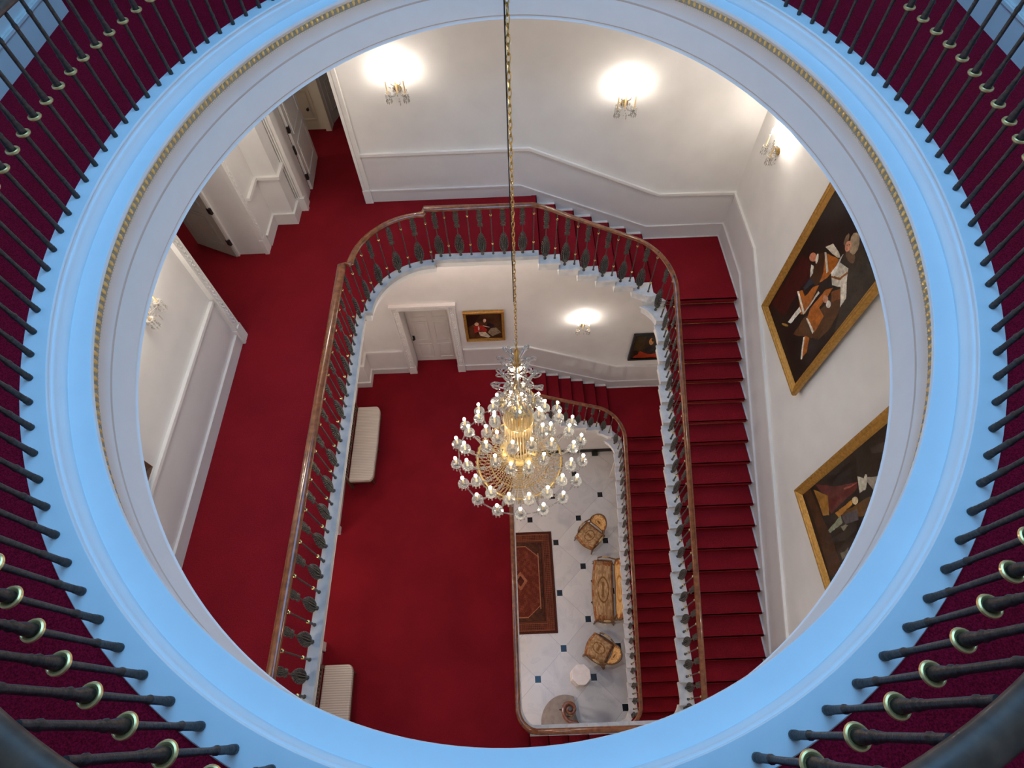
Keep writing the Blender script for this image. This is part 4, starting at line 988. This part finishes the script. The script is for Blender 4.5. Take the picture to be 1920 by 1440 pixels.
    for sx in (-1, 1):
        a = MB(); a.tube([bp(sx * 1.0, -.1, 0), (sx * (hw + .005), -.12, zs + .235), (sx * (hw + .02), .06, zs + .235), (sx * (hw - .005), .17, zs + .20), (sx * (hw - .01), .15, zs + .02), (sx * (hw - .01), .13, zs - .05)], .019, 8)
        a.build('arm', M_seatwood, root, smooth=True)
        p = MB(); p.ball((sx * (hw + .01), -.03, zs + .255), 1, 10, 6, (.030, .10, .02)); p.build('arm_pad', M_tapestry_plain, root, smooth=True)
    return root
M_tapestry_plain = mat('tapestry_plain', (0.50, 0.36, 0.18, 1), 0.85, noise=.35, nscale=60)
make_seat('armchair', 'tapestry armchair at the far end of the marble hall, turned towards the rug', 'armchair', (2.02, 4.60, Z0), math.radians(137), .64)
make_seat('armchair', 'tapestry armchair between the settee and the marble pedestal', 'armchair', (1.955, 1.66, Z0), math.radians(57), .64)
make_seat('settee', 'long tapestry settee with an oval medallion between two matching armchairs', 'settee', (2.24, 3.10, Z0), math.radians(85), 1.62)
# --- octagonal marble pedestal
root = thing('pedestal', 'white octagonal marble pedestal beside the nearer armchair', 'pedestal', (1.405, 1.085, Z0))
oc = lambda r: [(r * cos(pi / 8 + i * pi / 4), r * sin(pi / 8 + i * pi / 4)) for i in range(8)]
MB().prism(oc(.245), .62, .66).prism(oc(.225), .59, .62).build('top', M_marbletop, root, bevel=.006)
MB().prism(oc(.205), .10, .59).build('body', M_marbletop, root); MB().prism(oc(.25), 0, .06).prism(oc(.225), .06, .10).build('plinth', M_marbletop, root, bevel=.005)
# --- two long window-seat benches on the lower landing
def bench(y0, y1, label):
    L = y1 - y0; root = thing('bench', label, 'bench', (-3.24, (y0 + y1) / 2, L1), 0); h = L / 2
    outl = [(-.24, -h), (.17, -h)] + [(.17 + .09 * sin(a), -h + .09 * (1 - cos(a)) * 1.6) for a in np.linspace(.2, pi / 2, 5)] + [(.275, 0)] + [(.17 + .09 * sin(a), h - .09 * (1 - cos(a)) * 1.6) for a in np.linspace(pi / 2, .2, 5)] + [(.17, h), (-.24, h)]
    MB().prism(outl, .34, .46).build('seat_cushion', M_bench, root, bevel=.025)
    MB().prism([(x * .97, y * .985) for x, y in outl], .27, .338).build('seat_frame', M_woodd, root)
    b = MB(); b.box(-.285, -.245, -h + .01, h - .01, .27, .30); b.box(-.285, -.245, -h + .01, h - .01, .80, .84); b.box(-.285, -.245, -h + .01, h - .01, .50, .53)
    b.box(-.29, -.24, -h, -h + .05, .0, .88); b.box(-.29, -.24, h - .05, h, .0, .88); y = -h + .09
    while y < h - .06: b.box(-.278, -.252, y, y + .028, .50, .82); y += .062
    b.build('backrest', M_woodd, root)
    for x, y in ((.19, -h + .10), (.19, h - .10), (.21, 0)): MB().tube([(x, y, .28), (x, y, 0)], .028, 8, taper=lambda t: 1 - .4 * t).build('leg', M_woodd, root, smooth=True)
    return root
bench(4.47, 6.22, 'cream cushioned bench with dark slatted back, farther of the two on the lower landing')
bench(-.72, 1.05, 'cream cushioned bench half hidden by the gallery rim, nearer of the two')

# =================================================================== CHANDELIER
CX, CY = .046, 3.165
root = thing('chandelier', 'huge gilt and crystal chandelier with tiers of lit candle bulbs hanging through the stairwell', 'chandelier', (CX, CY, 9.3)); O = Vector(root.location)
K = lambda r, a, z: (CX + r * cos(a), CY + r * sin(a), z)
ch = MB(); z = 11.86; i = 0
while z < 19.2:
    rot = Matrix.Rotation(i * pi / 2 + .4, 3, 'Z') @ Matrix.Rotation(pi / 2, 3, 'X')
    ch.torus((CX, CY, z + .03), .0115, .0038, 10, 5, rot @ Matrix.Scale(2.5, 3, Vector((0, 1, 0)))); z += .050; i += 1
ch.build('chain', M_brass, root, O, smooth=True)
cb = MB(); pts = [(CX - .012 - .006 * abs(sin((zz - 12.6) * 1.1)), CY - .004, zz) for zz in np.linspace(12.62, 19.2, 60)]; cb.tube(pts, .0045, 6); cb.build('cable', M_black, root, O, smooth=True)
sh = MB(); sh.lathe([(.012, 11.9), (.03, 11.85), (.02, 11.75), (.045, 11.66), (.03, 11.6), (.02, 11.4), (.05, 11.25), (.03, 11.1), (.02, 10.9), (.06, 10.75), (.03, 10.6), (.02, 10.1), (.05, 9.9), (.10, 9.75), (.13, 9.62), (.15, 9.52), (.11, 9.46), (.05, 9.40), (.03, 9.1), (.06, 8.95), (.03, 8.8)], (CX, CY, 0), 16)
sh.build('shaft', M_brass, root, O, smooth=True)
def scroll(mb, r0, a, z0, R, H, curl, t=.0085):
    """a crystal S-leaf leaning outwards and curling at its tip, tip a pierced ring of drops"""
    P = []
    for k in range(9):
        u = k / 8; P.append(K(r0 + (R - r0) * u ** 1.3, a, z0 + H * sin(u * pi * .62)))
    mb.tube(P, t, 5, taper=lambda s: 1.1 - .3 * s)
    c = Vector(P[-1]); rot = Matrix.Rotation(a, 3, 'Z') @ Matrix.Rotation(pi / 2, 3, 'X') @ Matrix.Scale(1.25, 3, Vector((1, 0, 0)))
    mb.torus(c + Vector((cos(a) * curl * .3, sin(a) * curl * .3, -curl * .4)), curl, t * .95, 12, 6, rot); mb.octa(c, curl * .45, curl * .6)
for zc, R, n, H, cu, nm in ((11.60, .150, 7, .10, .036, 'crown_tier'), (11.44, .165, 8, .03, .034, 'crown_tier'), (11.22, .225, 9, .07, .038, 'crown_tier'), (11.06, .245, 10, .01, .036, 'crown_tier'), (10.90, .20, 10, .03, .030, 'crown_tier')):
    b = MB()
    for k in range(n): scroll(b, .03, 2 * pi * (k + (zc * 7) % 1) / n, zc, R, H, cu)
    b.build(nm, M_crystal, root, O, smooth=True)
    d = MB()
    for k in range(n * 2):
        a = 2 * pi * k / (n * 2); r = R * .62
        for q in range(5): d.octa(K(r, a, zc - .02 - q * .032), .010, .015)
        d.octa(K(r, a, zc - .20), .013, .03)
    d.build('crown_drops', M_crystal, root, O)
b = MB()
for k in range(5):
    a = 2 * pi * (k + .3) / 5; b.tube([K(.03, a, 11.68), K(.07, a, 11.78), K(.10, a, 11.84)], .010, 6); b.ball(K(.115, a, 11.86), .020, 6, 5, (1, 1, 1.9), Matrix.Rotation(a, 3, 'Z') @ Matrix.Rotation(.6, 3, 'Y'))
b.build('crown_tips', M_crystal, root, O, smooth=True)
for zc, rr, n in ((11.50, .055, 3), (11.16, .085, 4), (10.80, .10, 3)):
    for k in range(n): MB().ball(K(rr, 2 * pi * (k + .35) / n, zc), .015, 8, 6, (1, 1, 1.4)).build('bulb', M_bulb, root, O, smooth=True)
def beads(mb, P, gap, r, h=None):
    P = [Vector(p) for p in P]; acc = 0; s = 0
    for i in range(len(P) - 1):
        L = (P[i + 1] - P[i]).length
        while s <= acc + L: mb.octa(tuple(P[i].lerp(P[i + 1], (s - acc) / L)), r, h); s += gap
        acc += L
# column of bead strings
b = MB()
for k in range(30):
    a = 2 * pi * k / 30; beads(b, [K(.185, a, 10.88), K(.165, a, 10.5), K(.165, a, 10.0), K(.185, a, 9.68)], .029, .0135, .015)
b.build('column_strings', M_crystalgold, root, O)
b = MB()
for zz, rr in ((10.89, .19), (10.45, .172), (9.68, .19)): MB().torus((CX, CY, zz), rr, .012, 40, 8).build('gilt_ring', M_gilt, root, O, smooth=True)
b.lathe([(.14, 9.70), (.22, 9.66), (.25, 9.60), (.21, 9.56), (.15, 9.52)], (CX, CY, 0), 28, cap=False)
b.build('gilt_bowl', M_gilt, root, O, smooth=True); b = MB()
b.lathe([(.02, 10.30), (.12, 10.28), (.15, 10.24), (.10, 10.18), (.02, 10.15)], (CX, CY, 0), 20)
b.build('gilt_bowl', M_gilt, root, O, smooth=True)
# shoulder strings from column foot to the wide rim, and the bag below
b = MB()
for k in range(60):
    a = 2 * pi * k / 60; beads(b, [K(.14 + (.57 - .14) * u, a, 9.50 - .23 * u - .10 * sin(pi * u)) for u in np.linspace(0, 1, 8)], 0.027, .0135, .014)
b.build('shoulder_strings', M_crystalgold, root, O)
b = MB()
for k in range(54):
    a = 2 * pi * k / 54; beads(b, [K(.57 * math.sqrt(max(0, 1 - u ** 2)) + .03, a, 9.24 - .50 * u) for u in np.linspace(0, .99, 8)], .034, .013, .016)
b.ball((CX, CY, 8.66), .06, 12, 9)
b.build('lower_bag_strings', M_crystalgold, root, O)
b = MB(); b.torus((CX, CY, 9.27), .575, .014, 64, 8); b.torus((CX, CY, 9.24), .40, .010, 48, 6); b.build('rim', M_gilt, root, O, smooth=True)
b = MB()
for k in range(64):
    a = 2 * pi * k / 64
    for q in range(3): b.octa(K(.595, a, 9.25 - q * .03), .012, .016)
    b.octa(K(.595, a, 9.13), .014, .035)
b.build('rim_drops', M_crystal, root, O)
# arms: one of each ring built, then copied round
def make_arm(R, zb, r0, z0):
    """in the plane x>0, relative to the axis at z=0 level"""
    e = bpy.data.objects.new('arm', None); me = MB(); zp = zb - .215
    pth = [(r0 + (R - r0) * u, 0, z0 + (zp - z0) * u - .13 * sin(pi * min(1, u * 1.25)) * (1 - u * .3)) for u in np.linspace(0, 1, 12)]
    me.tube(pth, .0095, 6); me.torus((r0 + (R - r0) * .35, 0, z0 + .03), .035, .008, 10, 5, Matrix.Rotation(pi / 2, 3, 'X'))
    arm = me.build('arm', M_crystal, smooth=True)
    pan = MB().lathe([(.012, zp - .02), (.030, zp - .005), (.074, zp + .022), (.076, zp + .030), (.040, zp + .012), (.012, zp + .004)], (R, 0, 0), 12, cap=False)
    pan.lathe([(.010, zp), (.022, zp + .03), (.014, zp + .05)], (R, 0, 0), 8)
    for k in range(9):
        a = 2 * pi * k / 9; x, y = R + .068 * cos(a), .068 * sin(a); pan.octa((x, y, zp + .002), .008, .010); pan.octa((x, y, zp - .042), .012, .032)
    pan.ball((R, 0, zp - .05), .016, 6, 5)
    pan = pan.build('drip_pan', M_crystal, arm, smooth=False)
    cn = MB().lathe([(.0125, zp + .03), (.0125, zb - .030), (.010, zb - .026)], (R, 0, 0), 10).build('candle', M_candle, arm, smooth=True)
    bl = MB().ball((R, 0, zb), .0205, 10, 8, (1, 1, 1.35)).build('bulb', M_bulb, arm, smooth=True)
    return arm
for (R, zb, r0, z0, n, ph) in ((.85, 9.677 - 9.3, .56, 9.26 - 9.3, 18, -171), (.714, 9.80 - 9.3, .42, 9.36 - 9.3, 18, -162), (.427, 10.08 - 9.3, .16, 9.68 - 9.3, 12, -165), (.30, 10.42 - 9.3, .10, 10.1 - 9.3, 8, -150)):
    base = make_arm(R, zb, r0, z0)
    for k in range(n):
        c = base if k == 0 else copy_tree(base)
        c.parent = root; c.rotation_euler = (0, 0, math.radians(ph + k * 360 / n))
b = MB()
for k in range(18):
    a0, a1 = math.radians(-171 + k * 20), math.radians(-151 + k * 20)
    beads(b, [K(.85 - .03 * sin(pi * u), a0 + (a1 - a0) * u, 9.46 - .085 * sin(pi * u)) for u in np.linspace(0, 1, 8)], .024, .0135, .014)
    beads(b, [K(.85 + (.60 - .85) * u, a0 * (1 - u) + u * (a0 + .05), 9.46 - .20 * u - .06 * sin(pi * u)) for u in np.linspace(0, 1, 6)], .03, .009, .011)
b.build('garlands', M_crystal, root, O)

# =================================================================== WALL LIGHTS
def sconce(label, loc, rz, power=1.0):
    """crystal bracket: wall at local y=0, room towards -y"""
    root = thing('wall_light', label, 'wall light', loc, rz, 'crystal wall lights on the stair walls')
    MB().lathe([(.0, 0), (.05, 0), (.055, .012), (.03, .022), (.0, .03)], (0, 0, 0), 14, cap=False, rot=Matrix.Rotation(pi / 2, 3, 'X')).build('backplate', M_brass, root, smooth=True)
    rnd = random.Random(5)
    for s in (-1, 1):
        arm = MB(); arm.tube([(0, -.02, -.02), (s * .05, -.07, -.07), (s * .10, -.13, -.05), (s * .115, -.15, .0)], .008, 6); arm = arm.build('arm', M_crystal, root, smooth=True)
        p = MB(); p.lathe([(.01, -.01), (.04, .008), (.042, .014), (.02, .01)], (s * .115, -.15, 0), 12, cap=False)
        for k in range(8):
            a = 2 * pi * k / 8; x, y = s * .115 + .038 * cos(a), -.15 + .038 * sin(a)
            for q in range(3): p.octa((x, y, -.01 - q * .022), .007, .009)
            p.octa((x, y, -.095), .011, .030)
        p.build('drip_pan', M_crystal, arm)
        MB().lathe([(.0105, .01), (.0105, .185)], (s * .115, -.15, 0), 8).build('candle', M_candle, arm, smooth=True)
        MB().ball((s * .115, -.13, .245), .017, 10, 8, (1, 1, 2.9)).build('bulb', M_bulbw, arm, smooth=True)
    MB().lathe([(.012, -.03), (.012, .29)], (0, -.085, 0), 8).build('candle', M_candle, root, smooth=True)  # extra middle candle and bulb, added to make the wall glow rounder
    MB().ball((0, -.085, .345), .017, 10, 8, (1, 1, 2.9)).build('bulb', M_bulbw, root, smooth=True)
    d = MB()
    for k in range(26):
        x = rnd.uniform(-.14, .14); y = rnd.uniform(-.14, -.05); zt = rnd.uniform(-.16, .06); d.octa((x, y, zt), rnd.uniform(.008, .013), rnd.uniform(.012, .03))
    for s in (-1, 0, 1):
        d.tube([(s * .02, -.04, .0), (s * .035, -.07, .07), (s * .06, -.09, .10)], .006, 5); d.octa((s * .065, -.09, .115), .014, .028)
        beads(d, [(s * .02, -.05, .02), (s * .06, -.10, -.06), (s * .115, -.15, -.02)], .02, .008, .01)
    d.build('crystal_drops', M_crystal, root)
    return root
sconce('crystal wall light on the back wall near the doorway, leftmost of the upper three', (-1.40, YB, 12.10), 0)
sconce('crystal wall light on the back wall above the stairs, right of the chain', (1.71, YB, 11.76), 0)
sconce('crystal wall light on the right wall close to the corner', (XW, 6.66, 11.42), -pi / 2)
sconce('crystal wall light on the left wall, mostly hidden by the gallery rim', (XL, 3.66, 12.10), pi / 2)
sconce('crystal wall light on the lower back wall between the two small paintings', (1.555, YB, 6.70), 0)
sconce('added crystal wall light, out of view at the foot of the right wall', (XW, .2, 8.6), -pi / 2)  # unseen bracket, added for the light it gives
sconce('crystal wall light on the left wall of the lower landing', (XL, 4.05 + 1.2, L1 + 1.75), pi / 2)
# light from the rooms that open off the landings
lamp('side_room_light', (-4.9, 2.5, L1 + 2.2), 45, WARM, .4)
for x_, y_, e_ in ((-3.0, .6, 17), (-2.9, 3.4, 17), (-3.0, 5.9, 18), (3.1, 6.3, 14), (3.2, 1.6, 17)): lamp('landing_fill_light', (x_, y_, L3 - 1.0), e_, WARM, .12)  # unseen lamps without fittings, added to brighten the upper landing
for x_, y_, e_ in ((-3.0, 3.2, 42), (-3.0, .2, 20), (-1.2, 6.8, 38), (.2, 6.9, 18)): lamp('landing_fill_light', (x_, y_, L2 - .45), e_, WARM, .15)  # more added fill under the upper landing, no fittings, lifts the lower landing
for x_, y_, e_ in ((-1.9, 1.2, 130), (-1.9, 5.2, 130)): lamp('hall_fill_light', (x_, y_, L1 - .75), e_ * .8, WARM, .2)  # unseen fill lamps added to brighten the marble hall
lamp('passage_light', (-4.9, 8.3, L2 + 2.3), 12, WARM, .15)
